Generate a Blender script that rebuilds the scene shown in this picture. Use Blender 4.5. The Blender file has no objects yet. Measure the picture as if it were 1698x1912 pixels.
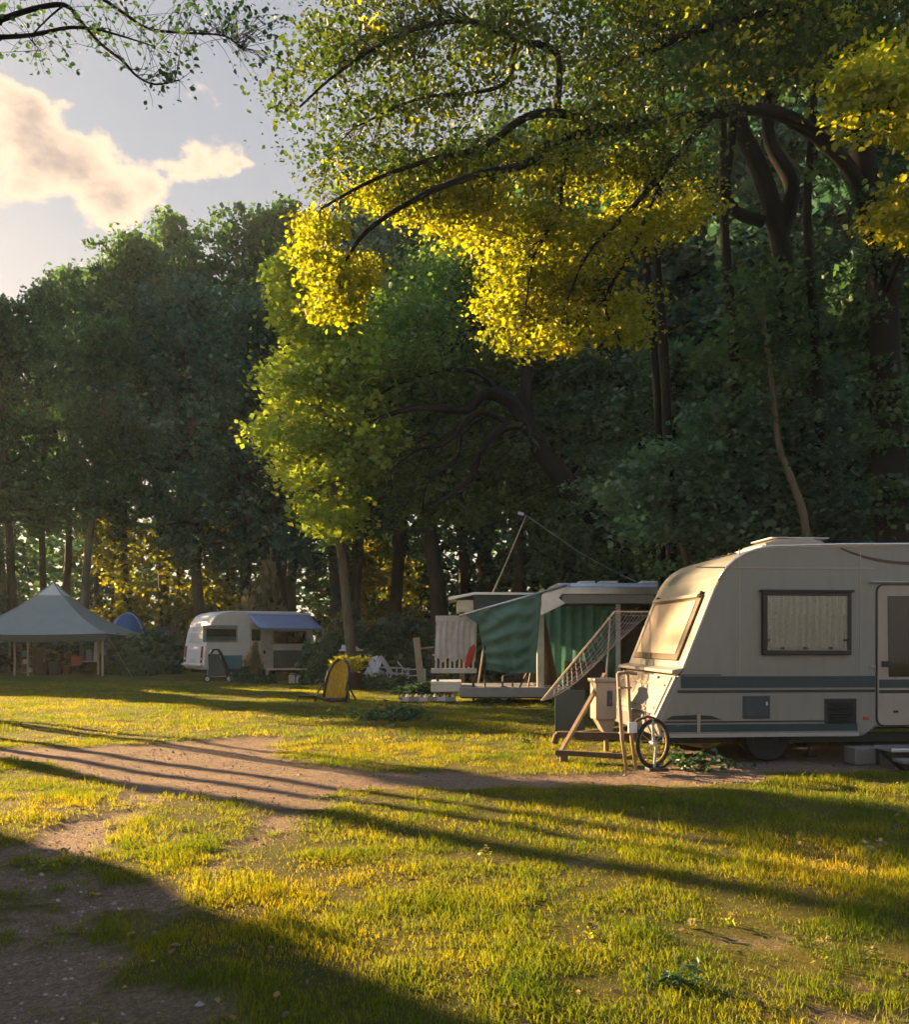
import bpy, bmesh, math, random
import numpy as np
from mathutils import Vector, Matrix

random.seed(7)
R = math.radians
scene = bpy.context.scene
COL = scene.collection

# ------------------------------------------------------------------ camera
EYE = 1.45
F = 1600.0
cam_d = bpy.data.cameras.new('camera')
cam = bpy.data.objects.new('camera', cam_d)
COL.objects.link(cam)
cam.location = (0, 0, EYE)
cam.rotation_euler = (R(90), 0, 0)
cam_d.sensor_fit = 'HORIZONTAL'
cam_d.sensor_width = 36.0
cam_d.lens = 36.0 * F / 1698.0
cam_d.shift_y = 239.0 / 1698.0
cam_d.clip_start = 0.05
cam_d.clip_end = 2000
scene.camera = cam

# ------------------------------------------------------------------ light
SUN_H = Vector((-0.80, 0.60))          # horizontal direction towards the sun
SUN_EL = R(15)
sun_d = bpy.data.lights.new('sun', 'SUN')
sun_d.energy = 5.0
sun_d.angle = R(0.6)
sun_d.color = (1.0, 0.65, 0.31)
sun = bpy.data.objects.new('sun', sun_d)
COL.objects.link(sun)
to_sun = Vector((SUN_H.x * math.cos(SUN_EL), SUN_H.y * math.cos(SUN_EL), math.sin(SUN_EL)))
sun.rotation_euler = to_sun.to_track_quat('Z', 'Y').to_euler()

world = bpy.data.worlds.new('World')
scene.world = world
world.use_nodes = True


CLOUDS = ((-30, 270, 0.10, 0.25), (40, 290, 0.10, 0.25), (110, 310, 0.085, 0.25), (180, 325, 0.075, 0.25), (250, 332, 0.065, 0.24), (325, 332, 0.055, 0.22), (388, 258, 0.05, 0.60), (0, 205, 0.05, 0.2), (205, 415, 0.045, 0.2), (136, 195, 0.02, 0.2))


def build_world():
    nt = world.node_tree
    nt.nodes.clear()
    N = nt.nodes.new
    L = nt.links.new
    out = N('ShaderNodeOutputWorld')
    bg = N('ShaderNodeBackground')
    bg.inputs['Strength'].default_value = 0.082
    L(bg.outputs[0], out.inputs[0])
    sky = N('ShaderNodeTexSky')
    sky.sky_type = 'NISHITA'
    sky.sun_disc = False
    sky.sun_elevation = SUN_EL
    sky.sun_rotation = math.atan2(SUN_H.x, SUN_H.y)
    sky.air_density = 1.2
    sky.dust_density = 2.0
    sky.ozone_density = 1.0
    tc = N('ShaderNodeTexCoord')
    nrm = N('ShaderNodeVectorMath'); nrm.operation = 'NORMALIZE'
    L(tc.outputs['Generated'], nrm.inputs[0])
    # evening haze: the clear sky is veiled by a thin grey-violet layer
    veil = N('ShaderNodeMix'); veil.data_type = 'RGBA'
    L(sky.outputs[0], veil.inputs[6])
    sep = N('ShaderNodeSeparateXYZ'); L(nrm.outputs[0], sep.inputs[0])
    vf = N('ShaderNodeMapRange'); vf.interpolation_type = 'SMOOTHSTEP'
    vf.inputs['From Min'].default_value = 0.58; vf.inputs['From Max'].default_value = 0.95
    vf.inputs['To Min'].default_value = 0.90; vf.inputs['To Max'].default_value = 0.12
    L(sep.outputs['Z'], vf.inputs['Value']); L(vf.outputs[0], veil.inputs[0])
    ramp = N('ShaderNodeValToRGB')
    ramp.color_ramp.elements[0].position = 0.02
    ramp.color_ramp.elements[0].color = (1.36, 1.12, 0.97, 1)
    ramp.color_ramp.elements[1].position = 0.60
    ramp.color_ramp.elements[1].color = (0.70, 0.70, 0.78, 1)
    e = ramp.color_ramp.elements.new(0.85); e.color = (0.80, 1.05, 1.60, 1)
    e = ramp.color_ramp.elements.new(0.30); e.color = (1.20, 0.99, 0.88, 1)
    e = ramp.color_ramp.elements.new(0.45); e.color = (0.79, 0.75, 0.79, 1)
    L(sep.outputs['Z'], ramp.inputs[0])
    L(ramp.outputs[0], veil.inputs[7])
    # clouds: fractal billows gathered into one bank on the left, small puffs around it
    mp = N('ShaderNodeMapping'); mp.inputs['Scale'].default_value = (1.0, 1.0, 1.5)
    L(nrm.outputs[0], mp.inputs['Vector'])
    def math_(op, a, b=None):
        m = N('ShaderNodeMath'); m.operation = op
        for i, v in enumerate((a, b)):
            if v is None: continue
            if isinstance(v, (int, float)): m.inputs[i].default_value = v
            else: L(v, m.inputs[i])
        return m.outputs[0]
    warp = N('ShaderNodeTexNoise'); warp.inputs['Scale'].default_value = 9.0; warp.inputs['Detail'].default_value = 5
    L(mp.outputs[0], warp.inputs['Vector'])
    wv = N('ShaderNodeVectorMath'); wv.operation = 'MULTIPLY_ADD'
    L(warp.outputs['Color'], wv.inputs[0]); wv.inputs[1].default_value = (0.13, 0.13, 0.13); L(nrm.outputs[0], wv.inputs[2])
    nz = N('ShaderNodeTexNoise'); nz.inputs['Scale'].default_value = 11.0
    nz.inputs['Detail'].default_value = 10; nz.inputs['Roughness'].default_value = 0.62
    L(mp.outputs[0], nz.inputs['Vector'])
    wide = N('ShaderNodeTexNoise'); wide.inputs['Scale'].default_value = 2.1
    wide.inputs['Detail'].default_value = 3
    L(mp.outputs[0], wide.inputs['Vector'])
    total = math_('ADD', math_('MULTIPLY', nz.outputs[0], 0.62), math_('MULTIPLY', wide.outputs[0], 0.30))
    for (px, py, rad, amp) in CLOUDS:
        d = Vector(((px - 849) / F, 1, (1195 - py) / F)).normalized() + Vector((0.065, 0.065, 0.065))
        vm = N('ShaderNodeVectorMath'); vm.operation = 'DISTANCE'
        L(wv.outputs[0], vm.inputs[0]); vm.inputs[1].default_value = d
        g = math_('MAXIMUM', math_('SUBTRACT', 1.0, math_('DIVIDE', vm.outputs['Value'], rad)), 0.0)
        total = math_('ADD', total, math_('MULTIPLY', math_('MINIMUM', g, 0.5), amp * 0.66))
    mr = N('ShaderNodeMapRange'); mr.interpolation_type = 'SMOOTHSTEP'
    mr.inputs['From Min'].default_value = 0.60; mr.inputs['From Max'].default_value = 0.685
    L(total, mr.inputs['Value'])
    # thick middle of the bank turns grey, its rim and billows catch the light
    cn = N('ShaderNodeTexNoise'); cn.inputs['Scale'].default_value = 8.0; cn.inputs['Detail'].default_value = 7
    sh_ = N('ShaderNodeVectorMath'); sh_.operation = 'ADD'; L(mp.outputs[0], sh_.inputs[0]); sh_.inputs[1].default_value = (3.1, 1.7, 0.4)
    L(sh_.outputs[0], cn.inputs['Vector'])
    core = N('ShaderNodeMapRange'); core.interpolation_type = 'SMOOTHSTEP'
    core.inputs['From Min'].default_value = 0.015; core.inputs['From Max'].default_value = 0.20
    L(math_('MULTIPLY', math_('SUBTRACT', total, 0.62), math_('MULTIPLY', cn.outputs[0], 1.6)), core.inputs['Value'])
    cc = N('ShaderNodeMix'); cc.data_type = 'RGBA'
    cc.inputs[6].default_value = (2.5, 1.88, 1.34, 1)
    cc.inputs[7].default_value = (1.15, 0.90, 0.80, 1)
    L(core.outputs[0], cc.inputs[0])
    mix = N('ShaderNodeMix'); mix.data_type = 'RGBA'
    L(mr.outputs[0], mix.inputs[0])
    L(veil.outputs[2], mix.inputs[6]); L(cc.outputs[2], mix.inputs[7])
    L(mix.outputs[2], bg.inputs['Color'])


build_world()
vs = scene.view_settings
vs.view_transform = 'Standard'
vs.look = 'None'
vs.exposure = 2.65
vs.gamma = 1.0
vs.use_curve_mapping = False
cy = scene.cycles
cy.max_bounces = 7
cy.diffuse_bounces = 3
cy.glossy_bounces = 3
cy.transmission_bounces = 4
cy.transparent_max_bounces = 6
cy.volume_bounces = 0
cy.use_denoising = True
cy.use_adaptive_sampling = True
cy.adaptive_threshold = 0.03
cy.sample_clamp_indirect = 4.0
try:
    cy.volume_step_rate = 4.0
except Exception:
    pass


# ------------------------------------------------------------------ helpers
def W(px, py, d):
    """a point of the place, given where it stands in the survey picture and its distance"""
    return Vector(((px - 849) / F * d, d, EYE + (1195 - py) / F * d))


def G(px, py):
    d = EYE * F / (py - 1195.0)
    return ((px - 849) / F * d, d)


def thing(name, label, cat, loc=(0, 0, 0), rz=0.0, group=None):
    o = bpy.data.objects.new(name, None)
    o.empty_display_size = 0.2
    COL.objects.link(o)
    o.location = loc
    o.rotation_euler = (0, 0, rz)
    return tag(o, label, cat, group)


def tag(o, label=None, cat=None, group=None, kind=None):
    if label: o['label'] = label
    if cat: o['category'] = cat
    if group: o['group'] = group
    if kind: o['kind'] = kind
    return o


def copy_tree(o, parent=None):
    c = o.copy()
    COL.objects.link(c)
    if parent is not None:
        c.parent = parent
    for ch in [x for x in bpy.data.objects if x.parent == o]:
        copy_tree(ch, c)
    return c


def mesh_np(name, verts, faces, mats=(), smooth=False, rnd=None):
    """faces: one int array or a list of int arrays (n,3)/(n,4)"""
    if isinstance(faces, np.ndarray):
        faces = [faces]
    faces = [f for f in faces if len(f)]
    me = bpy.data.meshes.new(name)
    verts = np.asarray(verts, dtype=np.float32)
    me.vertices.add(len(verts))
    me.vertices.foreach_set('co', verts.ravel())
    loops = np.concatenate([f.ravel() for f in faces]).astype(np.int32)
    tot = np.concatenate([np.full(len(f), f.shape[1]) for f in faces])
    start = np.concatenate([[0], np.cumsum(tot)[:-1]]).astype(np.int32)
    me.loops.add(len(loops))
    me.loops.foreach_set('vertex_index', loops)
    me.polygons.add(len(tot))
    me.polygons.foreach_set('loop_start', start)
    if smooth:
        me.polygons.foreach_set('use_smooth', np.ones(len(tot), dtype=bool))
    me.update(calc_edges=True)
    if rnd is not None:
        a = me.attributes.new('rnd', 'FLOAT', 'POINT')
        a.data.foreach_set('value', np.asarray(rnd, dtype=np.float32))
    for m in mats:
        me.materials.append(m)
    return me


def link(name, me, parent=None, loc=None):
    o = bpy.data.objects.new(name, me)
    COL.objects.link(o)
    if parent is not None: o.parent = parent
    if loc is not None: o.location = loc
    return o


class MB:
    def __init__(self):
        self.v = []; self.f = []

    def add(self, vs_, fs):
        o = len(self.v)
        self.v += [tuple(p) for p in vs_]
        self.f += [tuple(i + o for i in f) for f in fs]
        return self

    def box(self, c, s, rot=None):
        x, y, z = s[0] / 2, s[1] / 2, s[2] / 2
        pts = [Vector(p) for p in ((-x, -y, -z), (x, -y, -z), (x, y, -z), (-x, y, -z), (-x, -y, z), (x, -y, z), (x, y, z), (-x, y, z))]
        if rot is not None:
            pts = [rot @ p for p in pts]
        c = Vector(c)
        return self.add([p + c for p in pts], [(3, 2, 1, 0), (4, 5, 6, 7), (0, 1, 5, 4), (1, 2, 6, 5), (2, 3, 7, 6), (3, 0, 4, 7)])

    def span(self, a, b):
        return self.box([(p + q) / 2 for p, q in zip(a, b)], [abs(q - p) for p, q in zip(a, b)])

    def bar(self, a, b, w, h, up=(0, 0, 1)):
        a = Vector(a); b = Vector(b)
        d = b - a
        z = d.normalized()
        u = Vector(up)
        if abs(z.dot(u)) > 0.98: u = Vector((0, 1, 0))
        x = u.cross(z).normalized(); y = z.cross(x)
        m = Matrix((x, y, z)).transposed()
        return self.box((a + b) / 2, (w, h, d.length), m)

    def tube(self, pts, r, n=8, closed=False):
        pts = [Vector(p) for p in pts]
        k = len(pts)
        rr = r if isinstance(r, (list, tuple)) else [r] * k
        vs_, fs = [], []
        prev = None
        for i, p in enumerate(pts):
            if closed: t = pts[(i + 1) % k] - pts[i - 1]
            else: t = pts[min(i + 1, k - 1)] - pts[max(i - 1, 0)]
            t.normalize()
            if prev is None:
                u = Vector((0, 0, 1)) if abs(t.z) < 0.9 else Vector((1, 0, 0))
                x = u.cross(t).normalized()
            else:
                x = (prev - t * prev.dot(t)).normalized()
            prev = x
            y = t.cross(x)
            for j in range(n):
                a = 2 * math.pi * j / n
                vs_.append(p + (x * math.cos(a) + y * math.sin(a)) * rr[i])
        for i in range(k if closed else k - 1):
            i2 = (i + 1) % k
            for j in range(n):
                j2 = (j + 1) % n
                fs.append((i * n + j, i * n + j2, i2 * n + j2, i2 * n + j))
        if not closed:
            fs.append(tuple(range(n - 1, -1, -1)))
            fs.append(tuple((k - 1) * n + j for j in range(n)))
        return self.add(vs_, fs)

    def prism(self, outline, fn, t0, t1):
        """outline 2d points, fn(u,v,t) -> 3d"""
        n = len(outline)
        vs_ = [fn(u, v, t0) for u, v in outline] + [fn(u, v, t1) for u, v in outline]
        fs = [tuple(range(n - 1, -1, -1)), tuple(range(n, 2 * n))]
        for i in range(n):
            j = (i + 1) % n
            fs.append((i, j, n + j, n + i))
        return self.add(vs_, fs)

    def grid(self, fn, nu, nv):
        vs_ = [fn(i / nu, j / nv) for j in range(nv + 1) for i in range(nu + 1)]
        fs = [(j * (nu + 1) + i, j * (nu + 1) + i + 1, (j + 1) * (nu + 1) + i + 1, (j + 1) * (nu + 1) + i) for j in range(nv) for i in range(nu)]
        return self.add(vs_, fs)

    def lathe(self, prof, c=(0, 0, 0), n=16):
        c = Vector(c)
        vs_, fs = [], []
        for r, z in prof:
            for j in range(n):
                a = 2 * math.pi * j / n
                vs_.append(c + Vector((r * math.cos(a), r * math.sin(a), z)))
        for i in range(len(prof) - 1):
            for j in range(n):
                j2 = (j + 1) % n
                fs.append((i * n + j, i * n + j2, (i + 1) * n + j2, (i + 1) * n + j))
        fs.append(tuple(range(n - 1, -1, -1)))
        fs.append(tuple((len(prof) - 1) * n + j for j in range(n)))
        return self.add(vs_, fs)

    def build(self, name, mat, parent=None, smooth=False, bevel=0.0, solid=0.0, seg=2):
        me = bpy.data.meshes.new(name)
        me.from_pydata(self.v, [], self.f)
        bm = bmesh.new(); bm.from_mesh(me)
        bmesh.ops.recalc_face_normals(bm, faces=bm.faces)
        bm.to_mesh(me); bm.free()
        me.materials.append(mat)
        if smooth:
            for p in me.polygons: p.use_smooth = True
        o = link(name, me, parent)
        if solid:
            m = o.modifiers.new('solid', 'SOLIDIFY'); m.thickness = solid; m.offset = 0
        if bevel:
            m = o.modifiers.new('bevel', 'BEVEL'); m.width = bevel; m.segments = seg; m.limit_method = 'ANGLE'; m.angle_limit = R(35)
        return o


# ------------------------------------------------------------------ materials
def new_mat(name):
    m = bpy.data.materials.new(name)
    m.use_nodes = True
    nt = m.node_tree
    nt.nodes.clear()
    out = nt.nodes.new('ShaderNodeOutputMaterial')
    return m, nt, out


def mat(name, col, rough=0.5, metal=0.0, var=0.12, scale=6.0, bump=0.0, bscale=60.0, coat=0.0, transl=0.0, stretch=(1, 1, 1), spec=0.5):
    m, nt, out = new_mat(name)
    N = nt.nodes.new; L = nt.links.new
    p = N('ShaderNodeBsdfPrincipled')
    p.inputs['Roughness'].default_value = rough
    p.inputs['Metallic'].default_value = metal
    p.inputs['Coat Weight'].default_value = coat
    p.inputs['Specular IOR Level'].default_value = spec
    tc = N('ShaderNodeTexCoord')
    mp = N('ShaderNodeMapping'); mp.inputs['Scale'].default_value = stretch
    L(tc.outputs['Object'], mp.inputs[0])
    nz = N('ShaderNodeTexNoise'); nz.inputs['Scale'].default_value = scale; nz.inputs['Detail'].default_value = 6
    nz.inputs['Roughness'].default_value = 0.65
    L(mp.outputs[0], nz.inputs['Vector'])
    rp = N('ShaderNodeValToRGB')
    rp.color_ramp.elements[0].position = 0.3; rp.color_ramp.elements[1].position = 0.7
    rp.color_ramp.elements[0].color = tuple(c * (1 - var) for c in col) + (1,)
    rp.color_ramp.elements[1].color = tuple(min(1, c * (1 + var)) for c in col) + (1,)
    L(nz.outputs[0], rp.inputs[0])
    L(rp.outputs[0], p.inputs['Base Color'])
    if bump:
        b = N('ShaderNodeBump'); b.inputs['Strength'].default_value = bump; b.inputs['Distance'].default_value = 0.01
        n2 = N('ShaderNodeTexNoise'); n2.inputs['Scale'].default_value = bscale; n2.inputs['Detail'].default_value = 4
        L(mp.outputs[0], n2.inputs['Vector'])
        L(n2.outputs[0], b.inputs['Height']); L(b.outputs[0], p.inputs['Normal'])
    if transl:
        t = N('ShaderNodeBsdfTranslucent'); L(rp.outputs[0], t.inputs['Color'])
        mx = N('ShaderNodeMixShader'); mx.inputs[0].default_value = transl
        L(p.outputs[0], mx.inputs[1]); L(t.outputs[0], mx.inputs[2]); L(mx.outputs[0], out.inputs[0])
    else:
        L(p.outputs[0], out.inputs[0])
    return m


def leaf_mat(name, dark, mid, light, tr_gain=(2.4, 2.0, 1.0), transl=0.45, gloss=0.04):
    m, nt, out = new_mat(name)
    N = nt.nodes.new; L = nt.links.new
    at = N('ShaderNodeAttribute'); at.attribute_name = 'rnd'
    oi = N('ShaderNodeObjectInfo')
    ad = N('ShaderNodeMath'); ad.operation = 'MULTIPLY_ADD'
    L(oi.outputs['Random'], ad.inputs[0]); ad.inputs[1].default_value = 0.22
    L(at.outputs['Fac'], ad.inputs[2])
    sb = N('ShaderNodeMath'); sb.operation = 'SUBTRACT'; L(ad.outputs[0], sb.inputs[0]); sb.inputs[1].default_value = 0.11
    rp = N('ShaderNodeValToRGB')
    rp.color_ramp.elements[0].position = 0.05; rp.color_ramp.elements[0].color = dark + (1,)
    rp.color_ramp.elements[1].position = 0.95; rp.color_ramp.elements[1].color = light + (1,)
    e = rp.color_ramp.elements.new(0.5); e.color = mid + (1,)
    L(sb.outputs[0], rp.inputs[0])
    d = N('ShaderNodeBsdfDiffuse'); L(rp.outputs[0], d.inputs['Color'])
    mul = N('ShaderNodeMix'); mul.data_type = 'RGBA'; mul.blend_type = 'MULTIPLY'; mul.inputs[0].default_value = 1
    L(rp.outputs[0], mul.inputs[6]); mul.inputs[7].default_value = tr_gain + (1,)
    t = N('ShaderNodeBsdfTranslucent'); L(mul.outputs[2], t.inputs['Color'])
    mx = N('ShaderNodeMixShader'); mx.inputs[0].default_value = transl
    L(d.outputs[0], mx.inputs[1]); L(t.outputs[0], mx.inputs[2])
    g = N('ShaderNodeBsdfGlossy'); g.inputs['Roughness'].default_value = 0.45
    g.inputs['Color'].default_value = (0.8, 0.8, 0.8, 1)
    m2 = N('ShaderNodeMixShader'); m2.inputs[0].default_value = gloss
    L(mx.outputs[0], m2.inputs[1]); L(g.outputs[0], m2.inputs[2])
    L(m2.outputs[0], out.inputs[0])
    return m


def bark_mat(name, col, var=0.45):
    return mat(name, col, rough=0.95, var=var, scale=5.0, bump=0.9, bscale=14.0, stretch=(1, 1, 0.22), spec=0.2)


M = {}
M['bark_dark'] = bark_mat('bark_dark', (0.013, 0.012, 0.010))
M['bark_grey'] = bark_mat('bark_grey', (0.13, 0.115, 0.09))
M['bark_brown'] = bark_mat('bark_brown', (0.075, 0.058, 0.040))
M['leaf_forest'] = leaf_mat('leaf_forest', (0.0345, 0.0713, 0.0322), (0.069, 0.1323, 0.0529), (0.1265, 0.1782, 0.0621), tr_gain=(1.4, 1.7, 0.8), transl=0.38)
M['leaf_teal'] = leaf_mat('leaf_teal', (0.0336, 0.0792, 0.0576), (0.06, 0.1344, 0.0912), (0.102, 0.1776, 0.1104), tr_gain=(1.1, 1.5, 1.0), transl=0.30)
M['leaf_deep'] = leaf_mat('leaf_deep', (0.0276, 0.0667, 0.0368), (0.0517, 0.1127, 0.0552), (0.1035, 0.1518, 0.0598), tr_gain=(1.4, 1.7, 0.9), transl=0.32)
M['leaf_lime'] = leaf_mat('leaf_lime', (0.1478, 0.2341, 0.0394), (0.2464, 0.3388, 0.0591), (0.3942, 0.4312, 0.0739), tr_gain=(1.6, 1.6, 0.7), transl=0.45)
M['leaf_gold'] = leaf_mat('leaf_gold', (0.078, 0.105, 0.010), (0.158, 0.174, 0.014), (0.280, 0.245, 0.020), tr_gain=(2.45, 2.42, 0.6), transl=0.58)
M['leaf_olive'] = leaf_mat('leaf_olive', (0.026, 0.055, 0.012), (0.050, 0.085, 0.015), (0.120, 0.135, 0.020), tr_gain=(1.5, 1.7, 0.6), transl=0.38)  # darker leaf copy; shade of the golden tree's upper crown put into colour
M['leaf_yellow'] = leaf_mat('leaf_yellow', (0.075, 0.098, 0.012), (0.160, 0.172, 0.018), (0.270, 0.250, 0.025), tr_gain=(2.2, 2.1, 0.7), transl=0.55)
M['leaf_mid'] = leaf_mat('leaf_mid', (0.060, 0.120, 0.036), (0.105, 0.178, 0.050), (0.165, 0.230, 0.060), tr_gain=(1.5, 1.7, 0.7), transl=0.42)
M['leaf_hedge'] = leaf_mat('leaf_hedge', (0.030, 0.068, 0.034), (0.052, 0.105, 0.050), (0.100, 0.150, 0.070), tr_gain=(1.4, 1.6, 0.9), transl=0.3)
M['leaf_sage'] = leaf_mat('leaf_sage', (0.09, 0.10, 0.05), (0.15, 0.15, 0.075), (0.24, 0.21, 0.11), transl=0.35)
M['grass'] = leaf_mat('grass', (0.036, 0.086, 0.006), (0.120, 0.158, 0.010), (0.275, 0.232, 0.020), tr_gain=(2.2, 1.9, 0.6), transl=0.5, gloss=0.012)
M['leaf_dry'] = leaf_mat('leaf_dry', (0.07, 0.045, 0.020), (0.17, 0.10, 0.035), (0.30, 0.20, 0.06), tr_gain=(1.3, 1.2, 1.0), transl=0.2)
M['flower'] = mat('flower', (0.55, 0.50, 0.22), rough=0.8)

M['cream'] = mat('cream', (0.208, 0.208, 0.197), rough=0.38, var=0.045, scale=1.6, bump=0.06, bscale=9.0, coat=0.2)
def grimy(m, amount=0.35):
    nt = m.node_tree; N = nt.nodes.new; L = nt.links.new
    p = next(n for n in nt.nodes if n.type == 'BSDF_PRINCIPLED')
    src = p.inputs['Base Color'].links[0].from_socket
    tc = N('ShaderNodeTexCoord'); mp = N('ShaderNodeMapping'); mp.inputs['Scale'].default_value = (4.2, 4.2, 0.5)
    L(tc.outputs['Object'], mp.inputs[0])
    nz = N('ShaderNodeTexNoise'); nz.inputs['Scale'].default_value = 2.2; nz.inputs['Detail'].default_value = 7; nz.inputs['Roughness'].default_value = 0.7
    L(mp.outputs[0], nz.inputs['Vector'])
    rp = N('ShaderNodeMapRange'); rp.inputs['From Min'].default_value = 0.5; rp.inputs['From Max'].default_value = 0.78; rp.inputs['To Max'].default_value = amount
    L(nz.outputs[0], rp.inputs['Value'])
    mx = N('ShaderNodeMix'); mx.data_type = 'RGBA'; mx.blend_type = 'MULTIPLY'
    L(rp.outputs[0], mx.inputs[0]); L(src, mx.inputs[6]); mx.inputs[7].default_value = (0.42, 0.38, 0.30, 1)
    L(mx.outputs[2], p.inputs['Base Color'])


M['cream_panel'] = mat('cream_panel', (0.30, 0.265, 0.235), rough=0.35, var=0.05, scale=2.5, coat=0.2)
grimy(M['cream'], 0.32); grimy(M['cream_panel'], 0.3)
M['white'] = mat('white', (0.76, 0.76, 0.78), rough=0.4, var=0.05, scale=3)
M['peak_white'] = mat('peak_white', (0.85, 0.84, 0.84), rough=0.6, var=0.03, transl=0.3)
M['white_dirty'] = mat('white_dirty', (0.60, 0.57, 0.55), rough=0.6, var=0.16, scale=7)
M['grey_trim'] = mat('grey_trim', (0.30, 0.30, 0.31), rough=0.4, var=0.1)
M['alu'] = mat('alu', (0.62, 0.63, 0.66), rough=0.32, metal=0.85, var=0.1)
M['black'] = mat('black', (0.014, 0.014, 0.015), rough=0.45, var=0.25)
M['rubber'] = mat('rubber', (0.018, 0.018, 0.018), rough=0.85, var=0.3, scale=20)
M['stripe_teal'] = mat('stripe_teal', (0.012, 0.040, 0.052), rough=0.4, var=0.15)
M['stripe_dark'] = mat('stripe_dark', (0.012, 0.016, 0.020), rough=0.45, var=0.2)
M['maroon'] = mat('maroon', (0.055, 0.020, 0.018), rough=0.4)
M['hatch'] = mat('hatch', (0.030, 0.050, 0.062), rough=0.45, var=0.15)
M['red'] = mat('red', (0.50, 0.035, 0.025), rough=0.35)
M['lamp_red'] = mat('lamp_red', (0.42, 0.06, 0.045), rough=0.2, coat=0.4)
M['window_glare'] = mat('window_glare', (0.64, 0.52, 0.40), rough=0.22, var=0.08, scale=5, coat=0.5)  # bright peach cream: sun reflected in the front window, put into the colour
M['wood'] = mat('wood', (0.30, 0.20, 0.12), rough=0.75, var=0.25, scale=9, bump=0.3, stretch=(1, 1, 0.15))
M['wood_pale'] = mat('wood_pale', (0.46, 0.36, 0.25), rough=0.75, var=0.2, scale=9, bump=0.3, stretch=(1, 1, 0.2))
M['wood_dark'] = mat('wood_dark', (0.085, 0.055, 0.035), rough=0.8, var=0.3, scale=9, bump=0.3)
M['tarp_green'] = mat('tarp_green', (0.12, 0.25, 0.215), rough=0.6, var=0.12, scale=4, bump=0.25, bscale=25, transl=0.12)
M['curtain_green'] = mat('curtain_green', (0.10, 0.27, 0.20), rough=0.8, var=0.15, transl=0.2)
M['tarp_navy'] = mat('tarp_navy', (0.045, 0.075, 0.085), rough=0.6, var=0.15, transl=0.05)
M['awning_blue'] = mat('awning_blue', (0.28, 0.35, 0.60), rough=0.55, var=0.06, transl=0.2)
M['canopy'] = mat('canopy', (0.31, 0.35, 0.35), rough=0.7, var=0.07, scale=2, bump=0.15, bscale=8, transl=0.15)
M['canopy_dark'] = mat('canopy_dark', (0.050, 0.065, 0.065), rough=0.7, var=0.1)
M['tent_blue'] = mat('tent_blue', (0.07, 0.19, 0.48), rough=0.5, var=0.12, transl=0.15)
M['tent_lilac'] = mat('tent_lilac', (0.42, 0.46, 0.75), rough=0.5, var=0.12, transl=0.15)
M['panel_blue'] = mat('panel_blue', (0.10, 0.25, 0.36), rough=0.5)
M['panel_grey'] = mat('panel_grey', (0.115, 0.135, 0.145), rough=0.6)
M['yellow_cloth'] = mat('yellow_cloth', (0.50, 0.29, 0.015), rough=0.85, var=0.5, scale=5, stretch=(7, 7, 0.8), bump=0.4, bscale=20)
M['navy'] = mat('navy', (0.02, 0.045, 0.11), rough=0.6)
M['plastic_white'] = mat('plastic_white', (0.66, 0.67, 0.74), rough=0.4, var=0.05)
M['net'] = mat('net', (0.24, 0.225, 0.21), rough=0.7, var=0.1)
M['net_cloth'] = mat('net_cloth', (0.035, 0.048, 0.065), rough=0.8, var=0.25, scale=9)
M['terracotta'] = mat('terracotta', (0.42, 0.10, 0.05), rough=0.8)
M['concrete'] = mat('concrete', (0.16, 0.155, 0.15), rough=0.9, var=0.15, scale=10, bump=0.3)
M['stone'] = mat('stone', (0.26, 0.20, 0.16), rough=0.95, var=0.35, scale=14, bump=0.4)
M['skin_bag'] = mat('bag_blue', (0.25, 0.32, 0.50), rough=0.7)


def glass_mat(name, col=(0.012, 0.014, 0.014), rough=0.06):
    m, nt, out = new_mat(name)
    N = nt.nodes.new; L = nt.links.new
    p = N('ShaderNodeBsdfPrincipled')
    p.inputs['Base Color'].default_value = col + (1,)
    p.inputs['Roughness'].default_value = rough
    p.inputs['Specular IOR Level'].default_value = 0.6
    L(p.outputs[0], out.inputs[0])
    return m


def pane_mat(name, alpha=0.25):
    m, nt, out = new_mat(name)
    N = nt.nodes.new; L = nt.links.new
    t = N('ShaderNodeBsdfTransparent'); t.inputs[0].default_value = (0.80, 0.83, 0.80, 1)
    g = N('ShaderNodeBsdfGlossy'); g.inputs['Roughness'].default_value = 0.05
    mx = N('ShaderNodeMixShader'); mx.inputs[0].default_value = alpha
    L(t.outputs[0], mx.inputs[1]); L(g.outputs[0], mx.inputs[2]); L(mx.outputs[0], out.inputs[0])
    return m


M['glass_dark'] = glass_mat('glass_dark')
M['pane'] = pane_mat('pane', 0.10)


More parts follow.
